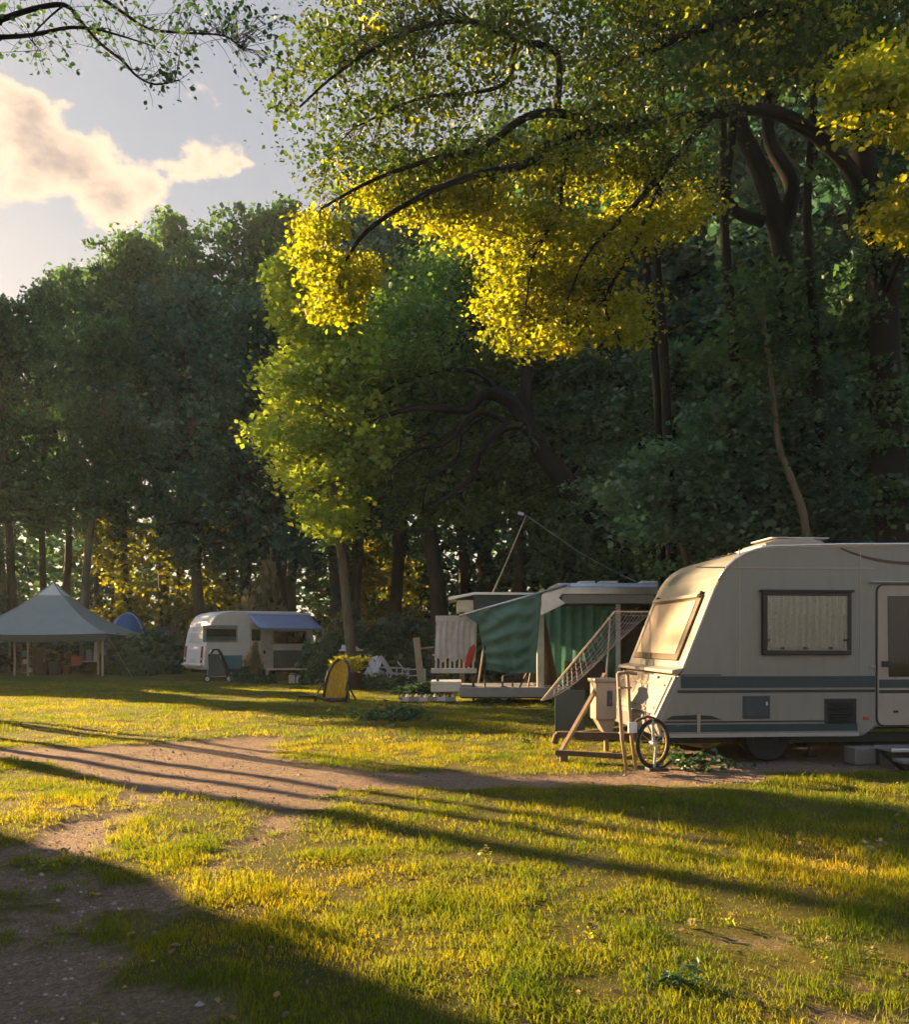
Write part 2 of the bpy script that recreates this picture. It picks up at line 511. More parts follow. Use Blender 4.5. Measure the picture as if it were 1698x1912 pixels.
def lace_mat():
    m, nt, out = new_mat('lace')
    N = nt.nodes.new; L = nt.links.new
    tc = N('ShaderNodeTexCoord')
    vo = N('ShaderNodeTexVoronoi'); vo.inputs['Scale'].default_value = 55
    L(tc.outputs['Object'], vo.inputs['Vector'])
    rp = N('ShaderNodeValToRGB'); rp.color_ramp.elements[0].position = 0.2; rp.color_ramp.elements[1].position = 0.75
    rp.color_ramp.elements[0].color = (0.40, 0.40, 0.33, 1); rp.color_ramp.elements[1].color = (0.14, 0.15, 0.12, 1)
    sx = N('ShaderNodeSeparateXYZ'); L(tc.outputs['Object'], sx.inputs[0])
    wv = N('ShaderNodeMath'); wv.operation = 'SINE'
    ml = N('ShaderNodeMath'); ml.operation = 'MULTIPLY'; ml.inputs[1].default_value = 78.0; L(sx.outputs['X'], ml.inputs[0])  # vertical bands paint the light and shade of folds into the lace colour
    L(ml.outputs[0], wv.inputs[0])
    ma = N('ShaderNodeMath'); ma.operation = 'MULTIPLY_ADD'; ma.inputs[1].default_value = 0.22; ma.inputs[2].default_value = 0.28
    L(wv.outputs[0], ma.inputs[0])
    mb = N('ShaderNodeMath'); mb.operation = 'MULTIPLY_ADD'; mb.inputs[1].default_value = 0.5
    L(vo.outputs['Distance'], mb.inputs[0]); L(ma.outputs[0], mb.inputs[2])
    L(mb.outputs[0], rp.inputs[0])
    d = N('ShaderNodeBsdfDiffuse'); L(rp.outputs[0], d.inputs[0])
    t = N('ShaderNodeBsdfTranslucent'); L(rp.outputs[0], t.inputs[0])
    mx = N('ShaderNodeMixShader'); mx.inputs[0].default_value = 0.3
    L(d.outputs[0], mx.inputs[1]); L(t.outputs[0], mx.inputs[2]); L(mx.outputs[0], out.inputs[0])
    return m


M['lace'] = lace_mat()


# ------------------------------------------------------------------ noise & masks
def vnoise(x, y, seed=0):
    x = np.asarray(x, float); y = np.asarray(y, float)
    xi = np.floor(x).astype(np.int64); yi = np.floor(y).astype(np.int64)
    fx = x - xi; fy = y - yi
    fx = fx * fx * (3 - 2 * fx); fy = fy * fy * (3 - 2 * fy)
    def h(a, b):
        n = (a * 374761393 + b * 668265263 + seed * 974634541) & 0x7fffffff
        n = ((n ^ (n >> 13)) * 1274126177) & 0x7fffffff
        return ((n ^ (n >> 16)) & 0xffff) / 65535.0
    a = h(xi, yi) * (1 - fx) + h(xi + 1, yi) * fx
    b = h(xi, yi + 1) * (1 - fx) + h(xi + 1, yi + 1) * fx
    return a * (1 - fy) + b * fy


def fbm(x, y, seed=0, oct=4):
    s = 0; a = 0.5; t = 0
    for i in range(oct):
        s = s + a * vnoise(np.asarray(x) * 2 ** i, np.asarray(y) * 2 ** i, seed + i * 17); t += a; a *= 0.55
    return s / t


def poly_sd(x, y, poly):
    """signed distance (negative inside)"""
    x = np.asarray(x, float); y = np.asarray(y, float)
    d2 = np.full(x.shape, 1e9); inside = np.zeros(x.shape, bool)
    n = len(poly)
    for i in range(n):
        ax, ay = poly[i]; bx, by = poly[(i + 1) % n]
        ex, ey = bx - ax, by - ay
        t = np.clip(((x - ax) * ex + (y - ay) * ey) / (ex * ex + ey * ey + 1e-12), 0, 1)
        d2 = np.minimum(d2, (x - ax - t * ex) ** 2 + (y - ay - t * ey) ** 2)
        c = ((ay > y) != (by > y)) & (x < (bx - ax) * (y - ay) / (by - ay + 1e-12) + ax)
        inside ^= c
    d = np.sqrt(d2)
    return np.where(inside, -d, d)


PATHS = [[G(*p) for p in pts] for pts in (
    [(-140, 1384), (0, 1393), (150, 1396), (300, 1388), (480, 1378), (545, 1376), (512, 1391), (518, 1404), (600, 1425), (750, 1438), (950, 1442), (1150, 1441), (1250, 1425), (1330, 1418), (1440, 1440), (1400, 1460), (1250, 1463), (1000, 1467), (800, 1464), (620, 1475), (575, 1495), (545, 1516), (490, 1502), (380, 1492), (300, 1492), (240, 1478), (200, 1452), (100, 1428), (0, 1413), (-140, 1406)],
    [(235, 1476), (325, 1490), (250, 1530), (180, 1580), (160, 1615), (250, 1645), (335, 1645), (420, 1595), (495, 1540), (540, 1518), (525, 1555), (455, 1610), (375, 1670), (310, 1712), (250, 1785), (180, 1855), (100, 1925), (60, 1990), (-200, 1990), (-200, 1600), (0, 1600), (80, 1560), (150, 1520), (200, 1490)],
    [(1215, 1398), (1700, 1384), (2100, 1380), (2100, 1438), (1700, 1438), (1440, 1440), (1300, 1424)],
)]
BARE = [(W(0, 0, 1).x, 0, 0)]
BARE = [(G(1080, 1610) + (0.12,)), (G(1280, 1565) + (0.14,)), (G(1330, 1615) + (0.13,)), (G(1480, 1830) + (0.20,)), (G(780, 1717) + (0.12,)), (G(1390, 1750) + (0.22,)), (G(250, 1880) + (0.30,)), (G(560, 1500) + (0.5,)), (G(1560, 1890) + (0.25,))]


def path_mask(x, y):
    m = np.zeros(np.shape(x))
    nz = fbm(x * 2.2, y * 2.2, 5) - 0.5
    fine = fbm(x * 9, y * 9, 9, 3) - 0.5
    for k, p in enumerate(PATHS):
        sd = poly_sd(x, y, p) + nz * 0.45 + fine * 0.34
        m = np.maximum(m, np.clip(0.5 - sd / 0.16, 0, 1))
    # grass islands in the two wheel ruts
    isl = np.clip((0.6 * fbm(x * 2.3, y * 3.1, 31) + 0.4 * fbm(x * 11, y * 14, 37, 2) - 0.555) / 0.07, 0, 1)
    m = m * (1 - 0.85 * isl * (y < 7.8))
    for bx, by, r in BARE:
        d = np.sqrt((x - bx) ** 2 * 0.6 + (y - by) ** 2 * 2.2)
        m = np.maximum(m, 0.75 * np.clip((r - d + nz * 0.5 + fine * 0.3) / 0.14, 0, 1))
    return m


def ground_z(x, y):
    return (fbm(np.asarray(x) * 0.55, np.asarray(y) * 0.55, 3, 3) - 0.5) * 0.09 * np.clip((np.asarray(y) - 1) / 3, 0, 1)


# ------------------------------------------------------------------ ground
def build_ground():
    xs = np.concatenate([np.array([-260, -180, -120, -80, -55, -40, -30, -24, -19, -16, -14]), np.arange(-12.5, 12.5, 0.09), np.array([13, 15, 18, 22, 28, 36, 48, 70, 110, 170, 260])])
    ys = np.concatenate([np.array([-30, -20, -12, -7, -4, -2, 0, 1.0]), np.arange(1.6, 12, 0.07), np.arange(12, 30, 0.22), np.array([31, 33, 36, 40, 45, 52, 60, 75, 100, 130, 180, 260])])
    X, Y = np.meshgrid(xs, ys)
    pm = path_mask(X.ravel(), Y.ravel())
    Z = ground_z(X, Y).ravel() - 0.025 * pm - 0.018 * pm * (fbm(X.ravel() * 5, Y.ravel() * 5, 71, 3) - 0.4)
    v = np.stack([X.ravel(), Y.ravel(), Z], 1)
    nx, ny = len(xs), len(ys)
    i, j = np.meshgrid(np.arange(nx - 1), np.arange(ny - 1))
    a = (j * nx + i).ravel()
    f = np.stack([a, a + 1, a + nx + 1, a + nx], 1)
    m, nt, out = new_mat('meadow_ground')
    N = nt.nodes.new; L = nt.links.new
    p = N('ShaderNodeBsdfPrincipled'); p.inputs['Roughness'].default_value = 0.95; p.inputs['Specular IOR Level'].default_value = 0.15
    L(p.outputs[0], out.inputs[0])
    tc = N('ShaderNodeTexCoord')
    at = N('ShaderNodeAttribute'); at.attribute_name = 'path'
    def noise(sc, det=6, ro=0.6):
        n = N('ShaderNodeTexNoise'); n.inputs['Scale'].default_value = sc; n.inputs['Detail'].default_value = det; n.inputs['Roughness'].default_value = ro
        L(tc.outputs['Object'], n.inputs['Vector']); return n
    def ramp(src, stops):
        r = N('ShaderNodeValToRGB')
        r.color_ramp.elements[0].position, r.color_ramp.elements[0].color = stops[0][0], stops[0][1] + (1,)
        r.color_ramp.elements[1].position, r.color_ramp.elements[1].color = stops[-1][0], stops[-1][1] + (1,)
        for q, c in stops[1:-1]:
            e = r.color_ramp.elements.new(q); e.color = c + (1,)
        L(src, r.inputs[0]); return r
    n1 = noise(0.8); n2 = noise(26.0, 8, 0.7); n3 = noise(120.0, 4, 0.7)
    mixn = N('ShaderNodeMath'); mixn.operation = 'ADD'
    h1 = N('ShaderNodeMath'); h1.operation = 'MULTIPLY'; h1.inputs[1].default_value = 0.45; L(n1.outputs[0], h1.inputs[0])
    h2 = N('ShaderNodeMath'); h2.operation = 'MULTIPLY'; h2.inputs[1].default_value = 0.55; L(n2.outputs[0], h2.inputs[0])
    L(h1.outputs[0], mixn.inputs[0]); L(h2.outputs[0], mixn.inputs[1])
    grass = ramp(mixn.outputs[0], [(0.32, (0.050, 0.062, 0.012)), (0.5, (0.105, 0.105, 0.018)), (0.66, (0.19, 0.145, 0.035))])
    vo = N('ShaderNodeTexVoronoi'); vo.inputs['Scale'].default_value = 75
    L(tc.outputs['Object'], vo.inputs['Vector'])
    grav = ramp(vo.outputs['Color'], [(0.1, (0.17, 0.125, 0.095)), (0.5, (0.31, 0.225, 0.165)), (0.9, (0.50, 0.375, 0.29))])
    soil = ramp(n2.outputs[0], [(0.35, (0.145, 0.105, 0.075)), (0.65, (0.39, 0.275, 0.20))])
    gm = N('ShaderNodeMix'); gm.data_type = 'RGBA'; gm.inputs[0].default_value = 0.5
    L(grav.outputs[0], gm.inputs[6]); L(soil.outputs[0], gm.inputs[7])
    mx = N('ShaderNodeMix'); mx.data_type = 'RGBA'
    L(at.outputs['Fac'], mx.inputs[0]); L(grass.outputs[0], mx.inputs[6]); L(gm.outputs[2], mx.inputs[7])
    L(mx.outputs[2], p.inputs['Base Color'])
    b = N('ShaderNodeBump'); b.inputs['Strength'].default_value = 1.0; b.inputs['Distance'].default_value = 0.05
    hs = N('ShaderNodeMath'); hs.operation = 'ADD'; L(n2.outputs[0], hs.inputs[0]); L(n3.outputs[0], hs.inputs[1])
    L(hs.outputs[0], b.inputs['Height']); L(b.outputs[0], p.inputs['Normal'])
    me = mesh_np('ground', v, f, [m], smooth=True)
    a = me.attributes.new('path', 'FLOAT', 'POINT')
    a.data.foreach_set('value', pm.astype(np.float32))
    o = link('ground', me)
    o['kind'] = 'structure'; o['label'] = 'grassy camp meadow with a worn gravel track'


build_ground()


def build_grass():
    rng = np.random.default_rng(11)
    Vs, Fs4, Fs3, Rn = [], [], [], []
    off = 0
    zones = ((2.1, 6.0, 6600, 0.0040, 0.031, 2), (6.0, 12.0, 2700, 0.0075, 0.033, 1), (12.0, 30.0, 620, 0.015, 0.036, 1))
    for d0, d1, dens, w0, h0, seg in zones:
        hw = lambda d: 0.58 * d + 0.9
        area = 0.58 * (d1 ** 2 - d0 ** 2) + 1.8 * (d1 - d0)
        n = int(area * dens)
        u = rng.random(n)
        d = np.sqrt(d0 ** 2 + u * (d1 ** 2 - d0 ** 2))
        x = (rng.random(n) * 2 - 1) * hw(d)
        y = d
        pm = path_mask(x, y)
        clump = fbm(x * 3.3, y * 3.3, 21, 3)
        big = fbm(x * 0.7, y * 0.7, 23, 3)
        tall = np.clip((x - 0.6 + (6 - y) * 0.05) / 3.0, 0, 1) * (y < 9)
        keep = (rng.random(n) > pm * 1.02) & (rng.random(n) < 0.18 + 2.6 * np.clip(clump - 0.30, 0, 1))
        x, y, clump, big, tall = x[keep], y[keep], clump[keep], big[keep], tall[keep]
        n = len(x)
        h = h0 * (0.28 + 2.0 * np.clip(clump, 0.12, 0.9) ** 1.8) * (0.55 + 0.9 * rng.random(n)) * (0.8 + 0.5 * big) * (1 + 0.55 * tall * big)
        odd = rng.random(n) < 0.010
        h = np.where(odd, h * 2.3, h)
        w = w0 * (0.7 + 0.6 * rng.random(n))
        az = rng.random(n) * 2 * np.pi
        lean = (0.15 + 0.75 * rng.random(n)) * h
        la = rng.random(n) * 2 * np.pi
        z = ground_z(x, y) - 0.004
        sx, sy = np.cos(az) * w / 2, np.sin(az) * w / 2
        lx, ly = np.cos(la) * lean, np.sin(la) * lean
        patch = fbm(x * 1.7, y * 1.7, 41, 4)
        rn = np.clip(0.48 + 0.75 * (patch - 0.5) + 0.5 * (big - 0.5) + 0.42 * (rng.random(n) - 0.5) + 0.35 * (0.5 - clump), 0, 1)
        if seg == 2:
            v = np.empty((n, 5, 3))
            v[:, 0] = np.stack([x - sx, y - sy, z], 1); v[:, 1] = np.stack([x + sx, y + sy, z], 1)
            v[:, 2] = np.stack([x + sx * .75 + lx * .3, y + sy * .75 + ly * .3, z + h * .6], 1)
            v[:, 3] = np.stack([x - sx * .75 + lx * .3, y - sy * .75 + ly * .3, z + h * .6], 1)
            v[:, 4] = np.stack([x + lx, y + ly, z + h * 0.95], 1)
            i = off + np.arange(n) * 5
            Fs4.append(np.stack([i, i + 1, i + 2, i + 3], 1)); Fs3.append(np.stack([i + 3, i + 2, i + 4], 1))
            k = 5
        else:
            v = np.empty((n, 3, 3))
            v[:, 0] = np.stack([x - sx, y - sy, z], 1); v[:, 1] = np.stack([x + sx, y + sy, z], 1)
            v[:, 2] = np.stack([x + lx, y + ly, z + h], 1)
            i = off + np.arange(n) * 3
            Fs3.append(np.stack([i, i + 1, i + 2], 1))
            k = 3
        Vs.append(v.reshape(-1, 3)); Rn.append(np.repeat(rn, k)); off += n * k
    me = mesh_np('grass', np.concatenate(Vs), [np.concatenate(Fs4), np.concatenate(Fs3)], [M['grass']], rnd=np.concatenate(Rn))
    o = link('grass', me)
    tag(o, 'short yellow green meadow grass around the gravel track', 'grass', kind='stuff')


build_grass()


def build_pebbles():
    rng = np.random.default_rng(5)
    n0 = 30000
    d = np.sqrt(2.5 ** 2 + rng.random(n0) * (11.5 ** 2 - 2.5 ** 2))
    x = (rng.random(n0) * 2 - 1) * (0.56 * d + 0.5)
    pm = path_mask(x, d)
    k = (pm > 0.35) & (rng.random(n0) < 0.8)
    x, y = x[k], d[k]
    n = len(x)
    s = 0.004 + 0.010 * rng.random(n) ** 3 + 0.016 * (rng.random(n) < 0.03) * rng.random(n)
    base = np.array([(0, 0, 1.0), (1, 0, .2), (.2, 1, .25), (-.9, .5, .1), (-.6, -.8, .3), (.5, -.9, .15)])
    a = rng.random(n) * 2 * np.pi
    c, sn = np.cos(a)[:, None], np.sin(a)[:, None]
    bx = base[None, :, 0] * c - base[None, :, 1] * sn; by = base[None, :, 0] * sn + base[None, :, 1] * c
    v = np.stack([x[:, None] + bx * s[:, None], y[:, None] + by * s[:, None] * 0.8, (ground_z(x, y) - 0.026)[:, None] + np.repeat(base[None, :, 2], n, 0) * s[:, None]], 2)
    i = np.arange(n) * 6
    f = np.concatenate([np.stack([i, i + 1 + q, i + 1 + (q + 1) % 5], 1) for q in range(5)])
    me = mesh_np('pebbles', v.reshape(-1, 3), f, [M['stone']])
    tag(link('pebbles', me), 'small loose pebbles strewn over the gravel track', 'pebbles', kind='stuff')


build_pebbles()


# ------------------------------------------------------------------ foliage tools
LITTER = True
class Wood:
    """collects branch tubes as arrays"""
    def __init__(self):
        self.V = []; self.F = []; self.n = 0

    def tube(self, pts, rad, n=6):
        pts = np.asarray(pts, float); rad = np.asarray(rad, float)
        t = np.gradient(pts, axis=0)
        t /= np.linalg.norm(t, axis=1)[:, None] + 1e-9
        ref = np.where(np.abs(t[:, 2:3]) > 0.92, np.array([[1.0, 0, 0]]), np.array([[0, 0, 1.0]]))
        x = np.cross(ref, t); x /= np.linalg.norm(x, axis=1)[:, None] + 1e-9
        y = np.cross(t, x)
        a = np.arange(n) * 2 * np.pi / n
        v = pts[:, None] + rad[:, None, None] * (x[:, None] * np.cos(a)[None, :, None] + y[:, None] * np.sin(a)[None, :, None])
        k = len(pts)
        i, j = np.meshgrid(np.arange(k - 1), np.arange(n), indexing='ij')
        j2 = (j + 1) % n
        f = np.stack([i * n + j, i * n + j2, (i + 1) * n + j2, (i + 1) * n + j], -1).reshape(-1, 4) + self.n
        self.V.append(v.reshape(-1, 3)); self.F.append(f); self.n += k * n

    def mesh(self, name, m):
        return mesh_np(name, np.concatenate(self.V), np.concatenate(self.F), [m], smooth=True)


def leaf_mesh(name, C, S, rn, rng, m, up=0.5, fine=True, droop=0.0, aspect=0.62):
    n = len(C)
    nrm = rng.normal(size=(n, 3)); nrm[:, 2] = np.abs(nrm[:, 2]) * (1 + up) + up
    nrm /= np.linalg.norm(nrm, axis=1)[:, None]
    a = rng.normal(size=(n, 3)); a[:, 2] -= droop
    a -= nrm * np.sum(a * nrm, 1)[:, None]; a /= np.linalg.norm(a, axis=1)[:, None] + 1e-9
    b = np.cross(nrm, a)
    L = S[:, None]; Wd = S[:, None] * aspect * 0.5
    fold = (0.15 + 0.25 * rng.random(n))[:, None] * Wd
    if fine:
        v = np.empty((n, 6, 3))
        v[:, 0] = C - a * L * .5
        v[:, 1] = C - a * L * .18 + b * Wd + nrm * fold
        v[:, 2] = C + a * L * .22 + b * Wd * .85 + nrm * fold
        v[:, 3] = C + a * L * .5 - nrm * fold * .6
        v[:, 4] = C + a * L * .22 - b * Wd * .85 + nrm * fold
        v[:, 5] = C - a * L * .18 - b * Wd + nrm * fold
        i = np.arange(n) * 6
        f = np.concatenate([np.stack([i, i + 1, i + 2, i + 3], 1), np.stack([i, i + 3, i + 4, i + 5], 1)])
        k = 6
    else:
        v = np.empty((n, 4, 3))
        v[:, 0] = C - a * L * .5; v[:, 1] = C + b * Wd * 1.15 + nrm * fold; v[:, 2] = C + a * L * .5; v[:, 3] = C - b * Wd * 1.15 + nrm * fold
        i = np.arange(n) * 4
        f = np.concatenate([np.stack([i, i + 1, i + 2], 1), np.stack([i, i + 2, i + 3], 1)])
        k = 4
    return mesh_np(name, v.reshape(-1, 3), f, [m], rnd=np.repeat(np.clip(rn, 0, 1), k))


def clump_leaves(cents, per, rad, size, rng, flat=0.6):
    cents = np.asarray(cents, float)
    k = len(cents)
    C = np.repeat(cents, per, 0)
    g = rng.normal(size=(k * per, 3)); g[:, 2] *= flat
    rr = np.repeat(rad * (0.6 + 0.8 * rng.random(k)), per)[:, None]
    C = C + g * rr * 0.62
    S = size * (0.45 + 1.05 * rng.random(k * per) ** 1.3)
    rn = np.repeat(rng.random(k), per) * 0.55 + 0.45 * rng.random(k * per)
    return C, S, rn


def bez(a, b, c, n):
    t = np.linspace(0, 1, n)[:, None]
    return (1 - t) ** 2 * np.asarray(a) + 2 * t * (1 - t) * np.asarray(b) + t ** 2 * np.asarray(c)


def grow(seed, H, clear, rad, r0, n_limb=30, per=44, size=0.2, droop=0.0, lean=0.0, sub=5, crad=0.50):
    """a tree at the origin: returns wood, clump leaves"""
    rng = np.random.default_rng(seed)
    wd = Wood()
    k = 12
    tz = np.linspace(0, 0.95 * H, k)
    wob = np.cumsum(rng.normal(size=(k, 2)) * 0.016 * H / 3, 0); wob -= wob[0]
    tr = np.stack([wob[:, 0] + lean * (tz / H) ** 1.5 * H * 0.2, wob[:, 1], tz], 1)
    tt = tz / H
    trr = r0 * (1 - tt) ** 0.85 + 0.03; trr[0] *= 1.45; trr[1] *= 1.05
    wd.tube(tr, trr, 9)
    cents = []
    for i in range(n_limb):
        u = (i + 0.3 + 0.5 * rng.random()) / n_limb
        t = clear + (0.95 - clear) * u
        p0 = np.array([np.interp(t * H, tz, tr[:, q]) for q in range(3)])
        az = i * 2.399 + rng.normal() * 0.4
        f = math.sin(math.pi * min(0.97, 0.18 + 0.80 * u)) ** 0.75
        Ln = rad * f * (0.7 + 0.55 * rng.random())
        el = R(5 + 55 * u + rng.normal() * 9)
        dr = np.array([math.cos(az) * math.cos(el), math.sin(az) * math.cos(el), math.sin(el)])
        mid = p0 + dr * Ln * 0.55 + rng.normal(size=3) * 0.10 * Ln
        end = p0 + dr * Ln + np.array([0, 0, (0.12 - droop) * Ln]) + rng.normal(size=3) * 0.12 * Ln
        lp = bez(p0, mid, end, 7)
        rl = max(0.02, np.interp(t, tt, trr) * 0.42) * np.linspace(1, 0.16, 7)
        wd.tube(lp, rl, 5)
        for j in range(sub):
            s = 0.30 + 0.70 * (j + rng.random()) / sub
            q = lp[min(6, int(s * 6))]
            sd = dr * 0.55 + rng.normal(size=3) * 0.75; sd[2] -= droop
            sd /= np.linalg.norm(sd)
            Ls = Ln * (0.24 + 0.22 * rng.random()) + crad
            e2 = q + sd * Ls + np.array([0, 0, -droop * Ls * 0.6])
            sp = bez(q, q + sd * Ls * 0.55 + np.array([0, 0, 0.12 * Ls]), e2, 4)
            wd.tube(sp, np.linspace(0.022, 0.007, 4) * (H / 20) ** 0.5, 3)
            for s2 in (0.45, 0.72, 0.95):
                cents.append(q + (e2 - q) * s2 + rng.normal(size=3) * 0.22)
        cents.append(end)
    C, S, rn = clump_leaves(cents, per, crad, size, rng)
    return wd, C, S, rn, rng


def build_litter():
    rng = np.random.default_rng(55)
    n = 1500
    d = np.sqrt(2.4 ** 2 + rng.random(n) * (12 ** 2 - 2.4 ** 2))
    x = (rng.random(n) * 2 - 1) * (0.57 * d + 0.6)
    k = rng.random(n) < 0.25 + 0.75 * (fbm(x * 0.9, d * 0.9, 61, 3) > 0.5)
    x, d = x[k], d[k]
    C = np.stack([x, d, ground_z(x, d) + 0.012 + 0.02 * rng.random(len(x)) * (path_mask(x, d) < 0.4)], 1)
    o = link('fallen_leaves', leaf_mesh('fallen_leaves', C, 0.022 + 0.03 * rng.random(len(x)), rng.random(len(x)), rng, M['leaf_dry'], up=2.5, fine=True))
    tag(o, 'dry fallen leaves scattered over grass and track', 'leaves', kind='stuff')


build_litter()
# ------------------------------------------------------------------ forest trees
VAR = {}
for key, args, lm, bm_, dr in (
    ('tall_a', dict(seed=1, H=22, clear=0.40, rad=4.6, r0=0.36, n_limb=34, per=46, size=0.26, lean=-0.5), 'leaf_forest', 'bark_brown', 0.2),
    ('tall_b', dict(seed=2, H=22, clear=0.44, rad=4.3, r0=0.32, n_limb=32, per=46, size=0.25, lean=0.4, droop=0.15), 'leaf_forest', 'bark_brown', 0.3),
    ('willowy', dict(seed=3, H=20, clear=0.30, rad=5.0, r0=0.34, n_limb=32, per=50, size=0.23, droop=0.35, lean=-0.3), 'leaf_teal', 'bark_brown', 1.2),
    ('low', dict(seed=4, H=16, clear=0.10, rad=4.6, r0=0.22, n_limb=36, per=48, size=0.22, droop=0.2), 'leaf_deep', 'bark_dark', 0.6),
    ('airy', dict(seed=6, H=23, clear=0.40, rad=4.0, r0=0.28, n_limb=30, per=20, size=0.27), 'leaf_forest', 'bark_brown', 0.2),
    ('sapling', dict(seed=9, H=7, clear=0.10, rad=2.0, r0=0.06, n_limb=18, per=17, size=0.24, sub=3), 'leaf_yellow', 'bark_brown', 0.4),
):
    wd, C, S, rn, rng = grow(**args)
    VAR[key] = (wd.mesh('trunk_' + key, M[bm_]), leaf_mesh('crown_' + key, C, S, rn, rng, M[lm], up=0.35, fine=False, droop=dr, aspect=0.8), float(np.percentile(C[:, 2], 99.7)))


def put_tree(name, var, x, y, H, label, group=None, rz=None, leaf=None, wide=1.0, bark=None, cat='tree'):
    tm, cm, h0 = VAR[var]
    s = H / h0
    t = thing(name, label, cat, (x, y, -0.03), random.random() * 6.28 if rz is None else rz, group)
    t.scale = (s * wide, s * wide, s)
    a = link('trunk', tm, t); b = link('crown', cm, t)
    if leaf:
        b.material_slots[0].link = 'OBJECT'; b.material_slots[0].material = M[leaf]
    if bark:
        a.material_slots[0].link = 'OBJECT'; a.material_slots[0].material = M[bark]
    return t


def top_h(py, d): return EYE + (1195 - py) / F * d


FOREST = [
    # px, depth, top py, variant, label
    (-60, 44, 770, 'willowy', 'drooping tree at the left picture edge behind the gazebo'),
    (22, 45, 545, 'tall_a', 'tall tree rising left of the gazebo peak, second from the left edge'),
    (78, 49, 500, 'airy', 'thin crowned tall tree directly behind the gazebo peak'),
    (118, 50, 455, 'airy', 'sparse tall tree between the gazebo peak and the blue dome tent'),
    (150, 42, 560, 'tall_b', 'leaning tall tree just right of the gazebo peak'),
    (240, 47, 455, 'airy', 'open crowned tall tree behind the blue dome tent, highest on the left'),
    (315, 48, 425, 'tall_b', 'tall tree between the blue dome tent and the small caravan'),
    (375, 43, 470, 'willowy', 'drooping dark tree with stout leaning trunk above the small caravan'),
    (345, 50, 370, 'airy', 'sparse topped tall tree standing out above the small caravan'),
    (455, 48, 362, 'tall_a', 'tallest dense tree above the blue awning'),
    (520, 50, 372, 'airy', 'thin topped tree right of the tallest dense tree'),
    (530, 40, 500, 'willowy', 'bluish drooping tree behind the blue awning'),
    (620, 44, 440, 'tall_b', 'pale trunked tree right of the small caravan'),
    (660, 47, 420, 'tall_a', 'second pale trunked tree right of the small caravan'),
    (745, 44, 400, 'tall_b', 'dense tree behind the lime green tree'),
    (820, 40, 330, 'willowy', 'dark tree behind the lime tree and below the golden canopy'),
    (900, 44, 300, 'tall_a', 'dark tree left of the lamp pole in the deep wood'),
    (985, 37, 330, 'tall_b', 'dark tree straight behind the lamp pole'),
    (1060, 41, 250, 'tall_a', 'dark tree right of the lamp pole in the deep wood'),
    (1135, 34, 260, 'willowy', 'bluish dark tree behind the trailer awning'),
    (1225, 32, 160, 'tall_b', 'dark twin stemmed tree left of the cream caravan roof'),
    (1245, 34, 190, 'tall_a', 'dark tree beside the twin stemmed tree near the caravan roof'),
    (1330, 28, 190, 'low', 'low branched dark tree behind the cream caravan front'),
    (1375, 30, 60, 'tall_a', 'slender dark tree behind the crooked trunk'),
    (1520, 27, 60, 'tall_b', 'dark tree right of the crooked trunk'),
    (1500, 23, 420, 'low', 'bushy dark tree behind the caravan skylight'),
    (1610, 25, 60, 'willowy', 'dark blue green tree at the right behind the caravan'),
    (1650, 20, 480, 'low', 'low bushy tree above the caravan door'),
    (1745, 24, 20, 'tall_a', 'dark tree at the right picture edge'),
    (1780, 19, 500, 'low', 'bushy tree half outside the right picture edge'),
    (1130, 27, 640, 'low', 'low bushy tree behind the trailer awning box'),
    (1250, 22.5, 660, 'low', 'low bushy tree just left of the cream caravan'),
]
for i, (px, d, ty, var, lab) in enumerate(FOREST):
    x = (px - 849) / F * d
    put_tree('forest_tree', var, x, d, top_h(ty + (38 if px < 600 else 0), d), lab, 'trees at the edge of the woods', rz=i * 1.7, wide=0.8 if var == 'airy' else (0.85 if px < 500 else 1.0),
             leaf='leaf_teal' if px > 860 and var.startswith('tall') else None, bark='bark_grey' if px in (620, 660, 150) else None)

BACK = [(10, 66, 700), (180, 62, 640), (300, 63, 520), (420, 60, 500), (540, 62, 500), (650, 58, 520), (760, 60, 460), (880, 55, 420), (1000, 58, 380), (1120, 52, 340), (1240, 48, 300), (1360, 44, 250), (1480, 42, 220), (1600, 40, 200), (1720, 38, 180)]
BACKLAB = ['left of the gazebo peak', 'behind the blue dome tent', 'left of the small caravan', 'behind the small caravan', 'behind the blue awning', 'right of the small caravan', 'behind the lime tree', 'behind the slatted trailer end', 'behind the lamp pole', 'behind the green tarp', 'behind the caravan front', 'behind the caravan window', 'behind the caravan skylight', 'behind the caravan door', 'at the right edge']
for i, ((px, d, ty), lab) in enumerate(zip(BACK, BACKLAB)):
    put_tree('forest_tree', ('low' if px > 700 else 'tall_a', 'tall_a', 'low' if px > 700 else 'airy', 'tall_b')[i % 4], (px - 849) / F * d, d, top_h(ty, d), 'distant second row forest tree ' + lab, 'second row of forest trees', rz=i * 2.3)

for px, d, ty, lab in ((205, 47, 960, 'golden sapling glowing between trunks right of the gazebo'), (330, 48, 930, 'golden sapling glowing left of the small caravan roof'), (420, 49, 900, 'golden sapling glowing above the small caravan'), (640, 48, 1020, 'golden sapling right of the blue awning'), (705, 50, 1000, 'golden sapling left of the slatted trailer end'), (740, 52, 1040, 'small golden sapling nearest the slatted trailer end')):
    put_tree('sapling', 'sapling', (px - 849) / F * d, d, top_h(ty, d), lab, 'sunlit saplings in the woods', rz=px)


